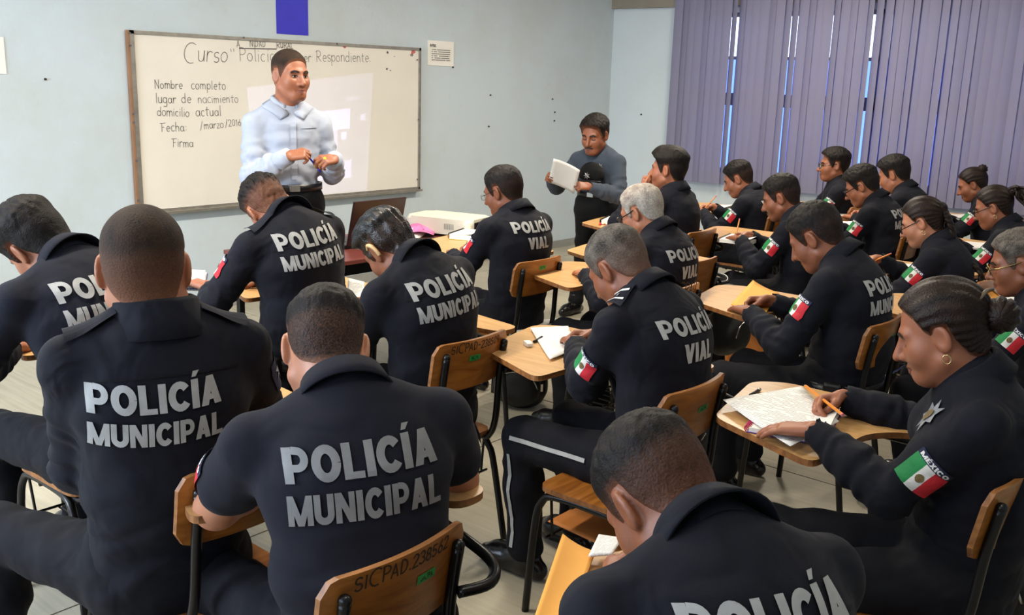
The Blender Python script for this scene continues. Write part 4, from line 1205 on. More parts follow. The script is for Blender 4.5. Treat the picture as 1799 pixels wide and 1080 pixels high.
# ---------------- uniform marks
def back_text(I, lines, y0=.0, scale=1.0, mat='reflect', xo=0.0, tilt=0.0):
    """lines: list of (text, cap height, width, y)"""
    P = I['P']; s = I['s']
    top = P[3]; low = P[1]*.6+P[2]*.4
    Y = top-low; Y /= np.linalg.norm(Y); X = I['right']-Y*(I['right']@Y); X /= np.linalg.norm(X); D = np.cross(Y, X)   # D points forward
    if tilt: 
        c, sn = math.cos(math.radians(tilt)), math.sin(math.radians(tilt)); X, Y = X*c+Y*sn, Y*c-X*sn
    o = top-Y*(.082+y0)*s+X*xo*s
    for (tx, cap, wdt, yy) in lines:
        V, Fc, w = text_mesh(tx, .035)
        sx = wdt*s*scale/w; sy = cap*s*scale
        V2 = [(v[0]*sx, v[1]*sy+(yy-cap)*s*scale) for v in V]
        decal('back_lettering', I['bvh'], V2, Fc, o, X, Y, D, MT[mat], I['root'], off=.003, arch=.28)
MUNI = [('POLICÍA', .062, .268, 0.0), ('MUNICIPAL', .054, .27, -.082)]
VIAL = [('POLICÍA', .056, .25, 0.0), ('VIAL', .056, .135, -.080)]

def seam(I, pts2, mat='black_cloth', th=.003):
    P = I['P']; Y = P[3]-P[1]; Y /= np.linalg.norm(Y); X = I['right']-Y*(I['right']@Y); X /= np.linalg.norm(X); D = np.cross(Y, X)
    V, Fc = ribbon_geo(pts2, th)
    decal('yoke_seam', I['bvh'], V, Fc, P[3], X, Y, D, MT[mat], I['root'], off=.002)

def flag_patch(I, key='L', t=.42, w=.082, h=.082, out=None, flip=False, plain_badge=False, turn=0.0):
    a, b = I['sh'][key], I['elb'][key]; ax = (a-b)/np.linalg.norm(a-b)
    sd = 1 if key == 'R' else -1
    O = np.array(out if out is not None else (sd*1.0, .25, .12), float); O -= ax*(O@ax); O /= np.linalg.norm(O)
    c = a+(b-a)*t; Y = ax; X = np.cross(Y, O)
    if turn:
        cc, sn = math.cos(math.radians(turn)), math.sin(math.radians(turn)); X, Y = X*cc+Y*sn, Y*cc-X*sn
    s = I['s']; w *= s; h *= s
    nx, ny = 14, 14
    V, Fc = grid_geo(w, h, nx, ny); fm = []
    for j in range(ny):
        for i in range(nx):
            if plain_badge: fm.append(0)
            elif j >= ny-3 or i == 0 and False: fm.append(0)
            else: fm.append(1 if i < 5 else (2 if i < 9 else 3))
    mats = [MT['navy_patch'], MT['flag_green'], MT['flag_white'], MT['flag_red']]
    fp = decal('flag_patch' if not plain_badge else 'sleeve_badge', I['bvh'], V, Fc, c, X, Y, -O, mats, I['root'], off=.003, fmat=fm, back=.12)
    if fp is None: return
    if plain_badge:
        pts = [(math.cos(q)*(.034 if k % 2 == 0 else .018)*s, math.sin(q)*(.034 if k % 2 == 0 else .018)*s) for k, q in enumerate(np.linspace(0, 2*math.pi, 15)[:-1])]
        decal('badge_star', I['bvh'], [(0, 0)]+pts, [(0, i+1, (i+1) % 14+1) for i in range(14)], c, X, Y, -O, MT['silver'], fp, off=.0045, back=.12)
        return
    V, Fc, tw = text_mesh('MÉXICO', .045)
    sc = w*.86/tw; V2 = [(v[0]*sc, v[1]*h*.13+h*.5-h*3/14+.003*s) for v in V]
    decal('patch_lettering', I['bvh'], V2, Fc, c, X, Y, -O, MT['white_thread'], fp, off=.0042, back=.12)
    n = 10; pts = [(math.cos(k*2*math.pi/n)*.0095*s, math.sin(k*2*math.pi/n)*.0115*s-h*3/28) for k in range(n)]
    decal('patch_emblem', I['bvh'], [(0, -h*3/28)]+pts, [(0, i+1, (i+1) % n+1) for i in range(n)], c, X, Y, -O, MT['eagle'], fp, off=.0045, back=.12)

def face(I, brow=True, eyes='down', lips=True, moustache=False, skip=()):
    """eyebrows, lash lines or eyes, lips as thin pieces lying on the face"""
    H, R, hs, b, root = I['H'], I['Rh'], I['hs'], I['body'], I['root']
    X, D, Z = R[:, 0], -R[:, 1], R[:, 2]
    org = H+R[:, 1]*.0
    def dec(nm, V, Fc, mat, off=.0012):
        V = [(x*hs, y*hs) for x, y in V]
        return decal(nm, b, V, Fc, org, X, Z, D, MT[mat], root, off=off, back=.2)
    for sx in (-1, 1):
        if brow:
            pts = [(sx*.014, .0185), (sx*.024, .0235), (sx*.034, .0245), (sx*.044, .0205), (sx*.049, .0155)]
            V, Fc = ribbon_geo(pts, .0085); dec('eyebrow', V, Fc, 'brow', .002)
        if eyes == 'down':
            pts = [(sx*.018, -.0045), (sx*.025, -.0075), (sx*.033, -.0082), (sx*.041, -.0068), (sx*.046, -.003)]
            V, Fc = ribbon_geo(pts, .0052); dec('lash_line', V, Fc, 'eyedark', .0015)
        else:
            n = 12; ring = [(sx*.031+math.cos(q)*.0145, -.0005+math.sin(q)*.0040) for q in np.linspace(0, 2*math.pi, n+1)[:-1]]
            dec('eye', [(sx*.031, 0)]+ring, [(0, i+1, (i+1) % n+1) for i in range(n)], 'eyewhite', .0014)
            gx = I['o'].get('gaze', 0.0)
            ring = [(sx*.031+gx+math.cos(q)*.0056, 0+math.sin(q)*.0042) for q in np.linspace(0, 2*math.pi, n+1)[:-1]]
            dec('iris', [(sx*.031+gx, 0)]+ring, [(0, i+1, (i+1) % n+1) for i in range(n)], 'eyedark', .0022)
            pts = [(sx*.016, -.001), (sx*.023, .0032), (sx*.031, .0046), (sx*.040, .0032), (sx*.046, -.0005)]
            V, Fc = ribbon_geo(pts, .003); dec('lash_line', V, Fc, 'eyedark', .0024)
    if lips:
        top = [(-.022, -.0695), (-.012, -.0655), (-.004, -.0632), (0, -.0645), (.004, -.0632), (.012, -.0655), (.022, -.0695)]
        bot = [(-.022, -.0700), (-.012, -.0775), (-.004, -.0815), (0, -.082), (.004, -.0815), (.012, -.0775), (.022, -.0700)]
        V = top+[(x, -.0705) for x, _ in top]+bot; n = len(top)
        Fc = [(i, i+1, n+i+1, n+i) for i in range(n-1)]+[(n+i, n+i+1, 2*n+i+1, 2*n+i) for i in range(n-1)]
        dec('lips', V, Fc, 'lip', .0012)
    if moustache:
        pts = [(x, -.056-abs(x)*.22) for x in (-.028, -.02, -.01, 0, .01, .02, .028)]
        V, Fc = ribbon_geo(pts, .0085); dec('moustache', V, Fc, 'brow', .0035)

def glasses(I, mat='frame_black', w=.0245, h=.0175, low=.0, th=.0025):
    H, R, hs, root = I['H'], I['Rh'], I['hs'], I['root']
    L2W = lambda p: H+R@(np.array(p, float)*hs)
    g = []
    cen = []
    for sx in (-1, 1):
        ring = [L2W((sx*(.032+0)+w*math.cos(q)*(1 if True else 1), .110-.006*(sx*math.cos(q) > 0)*abs(math.cos(q)), -.002-low+h*math.copysign(abs(math.sin(q))**.7, math.sin(q)))) for q in np.linspace(0, 2*math.pi, 21)[:-1]]
        g.append(tube_geo(ring, th*hs, 6, True)); cen.append(ring)
        g.append(tube_geo([L2W((sx*.056, .104, .002-low)), L2W((sx*.074, .082, .004-low*.5)), L2W((sx*.0815, .02, .010)), L2W((sx*.083, -.008, .016)), L2W((sx*.083, -.022, .004))], th*1.05*hs, 6))
    g.append(tube_geo(smooth_path([L2W((-.0085, .110, .0-low)), L2W((0, .116, .005-low)), L2W((.0085, .110, .0-low))], 4), th*hs, 6))
    gl = mesh_obj('glasses', *join_geo(g), MT[mat], root, smooth=True)
    for ring in cen:
        c = sum(ring)/len(ring)
        mesh_obj('lens', [c]+ring, [(0, i+1, (i+1) % 20+1) for i in range(20)], MT['glass'], gl)
    return gl

def belt(I, mat='leather', z=.0, wid=.045):
    P0, P1 = I['P'][0], I['P'][1]; s = I['s']; wd = I['o'].get('wide', 1)*s; bl = I['o'].get('belly', 1)
    V = []; Fc = []; n = 40
    for i in range(n):
        q = 2*math.pi*i/n
        for dz in (-wid/2, wid/2): V.append(P0+np.array([math.cos(q)*.1755*wd, math.sin(q)*.1255*s*bl, .03+z+dz]))
    for i in range(n): j = (i+1) % n; Fc.append((2*i, 2*j, 2*j+1, 2*i+1))
    b = mesh_obj('belt', V, Fc, MT[mat], I['root'], smooth=True); m = b.modifiers.new('thick', 'SOLIDIFY'); m.thickness = .008; m.offset = 1
    return b

def w_of(I, p):
    c, sn = math.cos(I['rz']), math.sin(I['rz']); return np.array([I['loc'][0]+c*p[0]-sn*p[1], I['loc'][1]+sn*p[0]+c*p[1], p[2]])
# ------------------------------------------------------------------ tablet-arm chairs
CW, CZ0, CZ1 = .182, .668, .845
def back_y(u, z): return -.222-.16*(z-.62)+.030*(u/CW)**2
def chair_proto():
    root = empty('tablet_arm_chair')
    # seat: rounded plywood, dipped
    poly = round_poly([(-.19, -.18), (.19, -.18), (.20, .19), (-.20, .19)], .06, 6)
    v, f = prism_geo(poly, .436, .452); mesh_obj('seat', v, f, [MT['chairwood'], MT['plyedge']], root, fmat=[0, 0]+[1]*len(poly))
    # backrest: curved panel with rounded corners
    n = 24; V = []; r = .035
    for i in range(n+1):
        u = -CW+2*CW*i/n; e = max(0, abs(u)-(CW-r)); dz = r-math.sqrt(max(r*r-e*e, 0))
        for z in (CZ0+dz, (CZ0+CZ1)/2, CZ1-dz):
            for th in (0, -.013): V.append((u, back_y(u, z)+th, z))
    idx = lambda i, j, k: i*6+j*2+k
    Fc = []; fm = []
    for i in range(n):
        for j in range(2):
            Fc.append((idx(i, j, 0), idx(i, j+1, 0), idx(i+1, j+1, 0), idx(i+1, j, 0))); fm.append(0)
            Fc.append((idx(i, j, 1), idx(i+1, j, 1), idx(i+1, j+1, 1), idx(i, j+1, 1))); fm.append(0)
        Fc.append((idx(i, 2, 0), idx(i, 2, 1), idx(i+1, 2, 1), idx(i+1, 2, 0))); fm.append(1)
        Fc.append((idx(i, 0, 0), idx(i+1, 0, 0), idx(i+1, 0, 1), idx(i, 0, 1))); fm.append(1)
    for i in (0, n):
        for j in range(2): Fc.append((idx(i, j, 0), idx(i, j, 1), idx(i, j+1, 1), idx(i, j+1, 0))); fm.append(1)
    mesh_obj('backrest', V, Fc, [MT['chairwood'], MT['plyedge']], root, fmat=fm)
    for sx in (-1, 1):
        yb = lambda z: back_y(.15, z)-.026
        p = tube_obj('back_post', [(sx*.145, yb(.80), .80), (sx*.145, yb(.68), .68), (sx*.15, -.222, .52), (sx*.16, -.190, .442), (sx*.165, -.135, .419), (sx*.165, .10, .419)], .0125, MT['steel'], root, 10, 5)
        mesh_obj('post_cap', *ball_geo((sx*.145, yb(.80), .802), .0135), MT['steel'], p, smooth=True)
        tube_obj('leg_frame', [(sx*.20, .215, .0), (sx*.192, .195, .30), (sx*.186, .175, .392), (sx*.182, .12, .424), (sx*.182, -.10, .424), (sx*.186, -.16, .38), (sx*.192, -.185, .30), (sx*.205, -.235, 0)], .0125, MT['steel'], root, 10, 5)
    tube_obj('cross_bar', [(-.185, .06, .414), (.185, .06, .414)], .010, MT['steel'], root, 8, 0)
    rods = [tube_geo([(x, -.15, .275), (x, .15, .275)], .004, 5) for x in np.linspace(-.15, .15, 6)]
    rods += [tube_geo([(-.19, y, .28), (.19, y, .28)], .005, 5) for y in (-.15, 0, .15)]
    rods += [tube_geo([(sx*.17, y, .28), (sx*.182, y, .415)], .005, 5) for sx in (-1, 1) for y in (-.14, .14)]
    mesh_obj('book_rack', *join_geo(rods), MT['steel'], root)
    tube_obj('tablet_arm', [(.145, -.258, .700), (.21, -.285, .705), (.252, -.255, .722), (.272, -.16, .735), (.30, .0, .743), (.31, .15, .743), (.30, .40, .743)], .0125, MT['steel'], root, 10, 5)
    tube_obj('tablet_support', [(.185, .12, .415), (.225, .15, .45), (.27, .20, .60), (.26, .27, .725), (.22, .45, .743)], .0115, MT['steel'], root, 10, 5)
    poly = round_poly([(-.12, .27), (.02, .63), (.42, .71), (.49, .62), (.49, .30), (.44, -.08), (.33, -.08), (.29, .18), (.20, .25)], .05, 5)
    v, f = prism_geo(poly, .754, .772); mesh_obj('tablet', v, f, [MT['deskwood'], MT['plyedge']], root, fmat=[0, 0]+[1]*len(poly))
    return root
def ball_geo(c, r, seg=10, rings=6, sc=(1, 1, 1)):
    V = []; Fc = []
    for j in range(rings+1):
        ph = math.pi*j/rings
        for i in range(seg):
            th = 2*math.pi*i/seg
            V.append((c[0]+r*sc[0]*math.sin(ph)*math.cos(th), c[1]+r*sc[1]*math.sin(ph)*math.sin(th), c[2]+r*sc[2]*math.cos(ph)))
    for j in range(rings):
        for i in range(seg): Fc.append((j*seg+i, (j+1)*seg+i, (j+1)*seg+(i+1) % seg, j*seg+(i+1) % seg))
    return V, Fc
def kids(o): return [c for c in COL.objects if c.parent == o]
def copy_tree(o, loc, rz, label):
    r = o.copy(); COL.objects.link(r); r.location = loc; r.rotation_euler = (0, 0, rz); r['label'] = label
    for c in CH_KIDS:
        k = c[0].copy(); COL.objects.link(k); k.parent = r
        for g in c[1]:
            g2 = g.copy(); COL.objects.link(g2); g2.parent = k
    return r
CH0 = chair_proto(); setp(CH0, 'x', 'chair', 'plywood tablet-arm chairs in the classroom')
CH_KIDS = [(c, kids(c)) for c in kids(CH0)]
_first = [True]
def chair(loc, label, rz=0.0, text=None, sticker=None, tab=None):
    """loc = (x, y); sticker = (u, z) on the rear face"""
    L = (loc[0], loc[1], 0)
    if _first[0]:
        _first[0] = False; c = CH0; c.location = L; c.rotation_euler = (0, 0, rz); c['label'] = label
    else: c = copy_tree(CH0, L, rz, label)
    if tab:
        for k in kids(c):
            if k.name.split('.')[0] in ('tablet', 'tablet_arm', 'tablet_support'): k.location = (tab[0], tab[1], 0) if k.name.startswith('tablet') and k.name.split('.')[0] == 'tablet' else (tab[0]*.3, tab[1]*.3, 0)
    def on_back(V2, z0):
        return [(v[0], back_y(v[0], z0+v[1])-.0136, z0+v[1]) for v in V2]
    if text:
        V, Fc, w_ = stroke_geo(text, .0125, .0026)
        w0 = w_; k = .24/w0
        V2 = [((v[0]-w0/2)*k, v[1]*k) for v in V]
        mesh_obj('marker_writing', on_back(V2, .808), Fc, MT['ink'], c)
    if sticker:
        gv, gf = grid_geo(.052, .020, 6, 1); u0, z0 = sticker
        V2 = [(x+u0, y) for x, y in gv]
        st = mesh_obj('green_sticker', [(v[0], back_y(v[0], z0+v[1])-.0145, z0+v[1]) for v in V2], gf, MT['green'], c)
        V, Fc, w_ = stroke_geo('SICPA', .005, .0012); k = .034/w_
        mesh_obj('sticker_writing', [(u0+(v[0]-w_/2)*k, back_y(u0, z0)-.0156, z0-.004+v[1]*k) for v in V], Fc, MT['ink'], st)
    return c

# ------------------------------------------------------------------ small things
def place(o, loc, rz=0.0, rx=0.0, ry=0.0):
    o.location = loc; o.rotation_euler = (rx, ry, rz); return o
def pencil(tip, top, label, mat='pencil', length=None):
    tip = np.array(tip, float); top = np.array(top, float); d = top-tip; L = np.linalg.norm(d) if length is None else length; d /= np.linalg.norm(d)
    root = empty('pencil', tuple(tip), 0, label, 'pencil', 'orange pencils' if mat == 'pencil' else None)
    mesh_obj('shaft', *tube_geo([d*.016, d*(L-.012)], .0043, 6), MT[mat], root)
    mesh_obj('tip', *tube_geo([d*.0, d*.016], [.0006, .0043], 6), MT['pencil_tip'], root)
    mesh_obj('end_cap', *tube_geo([d*(L-.012), d*L], .0044, 8), MT['pink'] if mat == 'pencil' else MT['blackplastic'], root)
    return root
def sheet_geo(w, h, bow=.0, curl=.0, nx=8, ny=6):
    V = []; 
    for j in range(ny+1):
        for i in range(nx+1):
            u, v = i/nx-.5, j/ny-.5
            V.append((u*w, v*h, bow*(1-4*v*v)+curl*max(0, u+.1)**2*8))
    Fc = [(j*(nx+1)+i, j*(nx+1)+i+1, (j+1)*(nx+1)+i+1, (j+1)*(nx+1)+i) for j in range(ny) for i in range(nx)]
    return V, Fc
def sheet(name, loc, rz, w, h, mat, label, cat='paper', bow=.0, curl=.0, rx=0.0, ry=0.0, group=None):
    V, Fc = sheet_geo(w, h, bow, curl); o = mesh_obj(name, V, Fc, mat, None, smooth=True); place(o, loc, rz, rx, ry)
    m = o.modifiers.new('thick', 'SOLIDIFY'); m.thickness = .0008
    return setp(o, label, cat, group)
def notebook(loc, rz, label, w=.20, h=.27, cover='blackplastic', spiral='chrome', thick=.014, tilt=0.0, page='print'):
    """spiral notebook; the wire runs along its -x edge"""
    r = empty('spiral_notebook', loc, rz, label, 'notebook', 'spiral notebooks on the tablets'); r.rotation_euler = (0, tilt, rz)
    box_obj('cover', (-w/2, -h/2, 0), (w/2, h/2, .002), MT[cover], r)
    box_obj('page_block', (-w/2+.006, -h/2+.003, .002), (w/2-.002, h/2-.003, thick), MT['paper'], r)
    V, Fc = sheet_geo(w-.01, h-.008, 0, .006); V = [(x+.003, y, z+thick+.001) for x, y, z in V]
    mesh_obj('top_page', V, Fc, MT[page], r, smooth=True)
    rings = []
    for y in np.linspace(-h/2+.012, h/2-.012, 22):
        pts = [(-w/2+.002+(.010)*math.cos(q), y, thick*.55+(thick*.55+.004)*math.sin(q)) for q in np.linspace(0, 2*math.pi, 10)[:-1]]
        rings.append(tube_geo(pts, .0016, 4, True))
    so = mesh_obj('spiral_wire', *join_geo(rings), MT[spiral], r); so['kind'] = 'stuff'
    return r
def envelope(loc, rz, label, w=.23, h=.32, mat='manila', curl=.01, rx=0.0, ry=0.0, flap=True):
    r = empty('manila_envelope', loc, rz, label, 'envelope'); r.rotation_euler = (rx, ry, rz)
    V, Fc = sheet_geo(w, h, .004, curl, 10, 8); V2 = [(x, y, z+.003) for x, y, z in V]; n = len(V)
    o = mesh_obj('envelope_body', V2, Fc, MT[mat], r, smooth=True); m = o.modifiers.new('thick', 'SOLIDIFY'); m.thickness = .003
    if flap:
        V, Fc = sheet_geo(w*.94, .045, 0, 0, 6, 2); V = [(x*(1-.25*max(0, (y+.0225)/.045)), y+h/2+.022, .003+.004+.010*(y+.0225)/.045+(curl*max(0, x/w+.1)**2*8)) for x, y, z in V]
        f = mesh_obj('flap', V, Fc, MT[mat], r, smooth=True); m = f.modifiers.new('thick', 'SOLIDIFY'); m.thickness = .001
    return r
# ------------------------------------------------------------------ the people
def HW(x=.10, y=.36, z=.812): return dict(at=(x, y, z), d=(-.55, .8, -.12), n=(-.75, -.1, -.65), curl='write', thumb=.9, pole=(.6, -.5, -.75))
def HL(x=-.10, y=.37, z=.797, d=(.65, .75, -.05)): return dict(at=(x, y, z), d=d, n=(0, 0, -1), curl='flat', thumb=.2, pole=(-.6, -.5, -.75))
PEOPLE = {}
def add(key, px, py, hz, label, **o):
    if px is not None:
        h = at_z(px, py, hz); o['head'] = (h[0], h[1])
        o['hz'] = hz
    o['label'] = label
    o.setdefault('hands', {'R': HW(), 'L': HL()})
    I = person(o); PEOPLE[key] = I
    return I
def finish(I, lines=None, patch=True, fc=True, **k):
    if lines: back_text(I, lines, **{q: k[q] for q in k if q in ('y0', 'scale', 'mat', 'xo', 'tilt')})
    if patch: flag_patch(I, 'L', **k.get('pk', {}))
    if fc: face(I, **k.get('fk', {}))
    if k.get('yoke', True) and lines: seam(I, [(x, -.085-.10*x*x*4) for x in np.linspace(-.16, .16, 17)])

# foreground and left block
FR = dict(out=(-1, .95, .0))
P2 = add('P2', 252, 448, 1.29, 'broad seated person, buzz cut seen from behind, second from the left edge', s=1.08, wide=1.0, hs=1.14, rot=-20, hyaw=-12, hpitch=4, hroll=0, lean=(-8, -4, 2), neck=8, hair='buzz', skin='a', seed=2, neckw=1.2, cvox=.008, vox=.0042, belly=1.1, hoff=-.015,
    hands={'R': HW(.16, .34, .81), 'L': dict(HL(-.08, .34, .81), pole=(-.3, -.6, -.9))}, legs={'R': ((.16, .46, .51), (.17, .44, .09)), 'L': ((-.34, .38, .51), (-.40, .36, .09))}, neckl=.035, collar_h=1.35)
finish(P2, MUNI, fk=dict(brow=False, lips=False), patch=False, y0=.012, xo=-.03, scale=.94); flag_patch(P2, 'R', plain_badge=True, t=.34, out=(1, -.1, .2))
P3 = add('P3', 572, 612, 1.13, 'seated person in a short-sleeved navy polo, bare elbows, worn back lettering', s=1.03, wide=1.05, side=-4, hoff=-0.02, rot=-32, hyaw=-6, hpitch=40, hroll=2, lean=(-6, 8, 24), neck=58, hair='buzz', hair_mod=dict(top=.013, dside=.9, dtop=1.2, hair='black', rough=.003), skin='d', seed=3, bare=True, shirt='polo', cvox=.008, vox=.0042, neckw=1.15, fold=1.3, armw=1.12,
    hands={'R': dict(HW(.05, .40, .81), pole=(1.0, -.5, -.45)), 'L': dict(HL(-.10, .40, .81), pole=(-1.0, -.2, -.7))}, legs={'R': ((.14, .46, .51), (.15, .44, .09)), 'L': ((-.30, .40, .51), (-.34, .38, .09))})
finish(P3, MUNI, mat='reflect_dim', scale=1.06, y0=.0, fk=dict(brow=False, lips=False), yoke=False, pk=dict(out=(-1, .7, 0), t=.6)); flag_patch(P3, 'R', plain_badge=True, t=.5, w=.06, h=.06, out=(1, .5, .1))
P21 = add('P21', 1160, 872, 1.055, 'nearest seated person at the bottom edge, head bowed low', s=1.04, wide=1.06, rot=-28, hyaw=14, hpitch=56, hroll=-4, lean=(-4, 10, 26), neck=86, hair='buzz', hair_mod=dict(top=.013, dside=.8, dtop=1.15, hair='black', rough=.004), skin='c', seed=4, cvox=.008, vox=.0042, neckw=1.1, hands={'R': HW(.12, .38, .81), 'L': HL(.0, .38, .81)})
finish(P21, MUNI, scale=.96, y0=-.03, xo=.0, fk=dict(brow=False, lips=False), pk=FR)
P20 = add('P20', 1655, 582, 1.135, 'seated person with a low bun and hoop earring, reading a long sheet', s=1.0, wide=.96, rot=24, hyaw=-13, hpitch=24, hroll=0, lean=(-4, 4, 14), neck=34, hair='lady', skin='b', seed=5, cvox=.008, vox=.0036, bust=True, belly=1.15,
    hands={'R': dict(HW(.385, .30, .825)), 'L': dict(HL(.05, .385, .83), d=(.35, .92, -.16))})
finish(P20, MUNI, pk=dict(t=.58, w=.09, h=.09, out=(-1, .12, .15)), fk=dict(eyes='down'), y0=.02)
P7 = add('P7', 1087, 470, 1.125, 'seated person with salt-and-pepper crew cut and white-striped shoulder boards', s=1.03, wide=1.03, rot=-4, hyaw=2, hpitch=40, hroll=-4, lean=(-8, 8, 26), neck=58, hair='pepper', skin='c', seed=6, cvox=.0085, neckw=1.15,
    hands={'R': HW(.22, .42, .81), 'L': dict(HL(.06, .40, .81))})
finish(P7, VIAL, pk=dict(t=.55, out=(-1, .05, .12)))
P1 = add('P1', 66, 420, 1.175, 'seated person with thick black hair at the left edge, head bowed left', s=1.06, wide=1.06, rot=6, hyaw=14, hpitch=46, hroll=-16, side=-4, lean=(-6, 8, 24), neck=76, hair='thick', skin='b', seed=7, shirt='uniform_b', hands={'R': HW(), 'L': dict(HL(), pole=(-1, -.3, -.6))})
finish(P1, MUNI, fk=dict(lips=False), pk=FR, y0=-.03)
P4 = add('P4', 472, 358, 1.18, 'seated person with spiky gelled hair in front of the whiteboard', s=1.07, wide=1.02, rot=-2, hyaw=-4, hpitch=48, hroll=-18, side=-5, lean=(-8, 2, 12), neck=84, hair='spiky', skin='b', seed=8,
    hands={'R': HW(), 'L': dict(HL(-.20, .36, .81), d=(-.3, .9, .2), pole=(-.8, -.5, -.7))}, hs=1.04)
finish(P4, MUNI, pk=FR, y0=-.045)
P5 = add('P5', 684, 434, 1.115, 'seated person with slicked-back hair and a beige hearing aid', s=1.02, wide=1.02, rot=-4, hyaw=10, hpitch=46, hroll=-12, side=-6, lean=(-8, 2, 20), neck=78, hair='slick', skin='b', seed=9)
finish(P5, MUNI, pk=FR, y0=-.035)
P6 = add('P6', 884, 335, 1.155, 'seated person with thinning hair and thin spectacles beside the projector table', s=1.0, wide=1.02, rot=-6, hyaw=16, hpitch=20, hroll=-4, lean=(-10, 0, 16), neck=36, hair='short', hair_mod=dict(top=.013, dside=.95, dtop=1.05, recede=.015, crown=.4), skin='c', seed=10, vox=.0055, cvox=.010)
finish(P6, VIAL, pk=FR, y0=-.035); glasses(P6, 'frame_black', .022, .015, th=.0012)
P8 = add('P8', 1127, 372, 1.12, 'seated grey-haired person with dark-framed glasses', s=1.0, wide=1.02, rot=0, hyaw=6, hpitch=26, hroll=-2, lean=(-8, 4, 20), neck=48, hair='grey', skin='a', seed=11, vox=.0052, cvox=.010)
finish(P8, VIAL, patch=False); glasses(P8, 'frame_black')
P9 = add('P9', 1174, 298, 1.19, 'seated person with gelled black hair, chin resting on a hand', s=1.02, wide=1.04, rot=4, hyaw=10, hpitch=2, lean=(-4, 4, 10), neck=22, hair='thick', hair_mod=dict(top=.03, quiff=.012, rough=.002), skin='b', seed=12, vox=.0055, cvox=.010,
    hands={'R': HW(.10, .34, .81), 'L': dict(at=(-.07, .21, 1.045), d=(.35, -.05, 1.0), n=(.2, -1, .2), curl='fist', thumb=.6, pole=(-.6, .4, -.7))})
finish(P9, None, patch=False)
P10 = add('P10', 1297, 314, 1.05, 'seated person writing below the blinds, nearest the front wall', s=1.0, wide=1.0, rot=8, hyaw=10, hpitch=28, lean=(-6, 8, 26), neck=44, hair='short', skin='b', seed=13, vox=.0055, cvox=.010)
finish(P10, [('POLICÍA', .056, .25, 0.0)])
P11 = add('P11', 1372, 347, 1.075, 'seated person with a moustache, writing with a pencil held upright', s=1.02, wide=1.0, rot=8, hyaw=8, hpitch=24, lean=(-6, 8, 26), neck=42, hair='short', skin='c', seed=14, vox=.0052, cvox=.010,
    hands={'R': HW(.12, .36, .81), 'L': HL(-.05, .36, .81)})
finish(P11, None, fk=dict(moustache=True))
P12 = add('P12', 1433, 416, 1.125, 'large seated person wearing a duty belt with key ring, yellow envelope on the tablet', s=1.05, wide=1.05, rot=4, hyaw=2, hpitch=36, hroll=-4, lean=(-8, 6, 22), neck=56, hair='short', hair_mod=dict(top=.015), skin='c', seed=15, belly=1.15)
finish(P12, MUNI, scale=.95, pk=FR)
P13 = add('P13', 1465, 290, 1.135, 'upright seated person with glasses and side-parted hair beside the blinds', s=1.0, wide=1.08, rot=26, hyaw=6, hpitch=4, lean=(-8, 0, 8), neck=18, hair='thick', skin='b', seed=16, vox=.006, cvox=.011, belly=1.15)
finish(P13, None, fk=dict(eyes='open')); glasses(P13)
P14 = add('P14', 1514, 327, 1.095, 'seated writer with glasses and a dark wristband, forearms on the tablet', s=1.0, wide=1.02, rot=4, hyaw=8, hpitch=30, lean=(-6, 8, 26), neck=48, hair='thick', skin='b', seed=17, vox=.0055, cvox=.010)
finish(P14, MUNI, scale=.9); glasses(P14)
P15 = add('P15', 1570, 307, 1.12, 'seated person half hidden behind the writer with glasses and wristband', s=1.02, wide=1.06, rot=0, hyaw=6, hpitch=22, lean=(-6, 8, 26), neck=40, hair='thick', skin='a', seed=18, vox=.006, cvox=.011)
finish(P15, None)
P16 = add('P16', 1620, 390, 1.075, 'seated person with a long dark braid and black glasses, pencil raised', s=.94, wide=.92, rot=6, hyaw=2, hpitch=26, lean=(-6, 8, 26), neck=36, hair='lady', skin='d', seed=19, bust=True, vox=.005,
    hands={'R': dict(HW(.14, .36, .84)), 'L': HL(-.06, .37, .81)})
finish(P16, None); glasses(P16, low=.006)
P17 = add('P17', 1708, 324, 1.06, 'seated person with hair in a high bun below the blinds', s=.93, wide=.92, rot=8, hyaw=8, hpitch=26, lean=(-6, 8, 26), neck=38, hair='lady', skin='b', seed=20, bust=True, vox=.006, cvox=.011)
finish(P17, None)
P18 = add('P18', 1745, 364, 1.055, 'seated person with a curly dark ponytail and glasses', s=.97, wide=.98, rot=4, hyaw=4, hpitch=24, lean=(-6, 8, 26), neck=38, hair='lady', skin='b', seed=21, bust=True, vox=.0055)
finish(P18, None, pk=dict(t=.5)); glasses(P18)
P19 = add('P19', 1790, 462, 1.06, 'seated person with metal glasses cut off by the right edge of the picture', s=1.0, wide=1.04, rot=10, hyaw=6, hpitch=18, lean=(-6, 8, 26), neck=36, hair='pepper', hair_mod=dict(top=.02, rough=.004), skin='c', seed=22, vox=.005)
finish(P19, None, fk=dict(eyes='open')); glasses(P19, 'frame_gold')

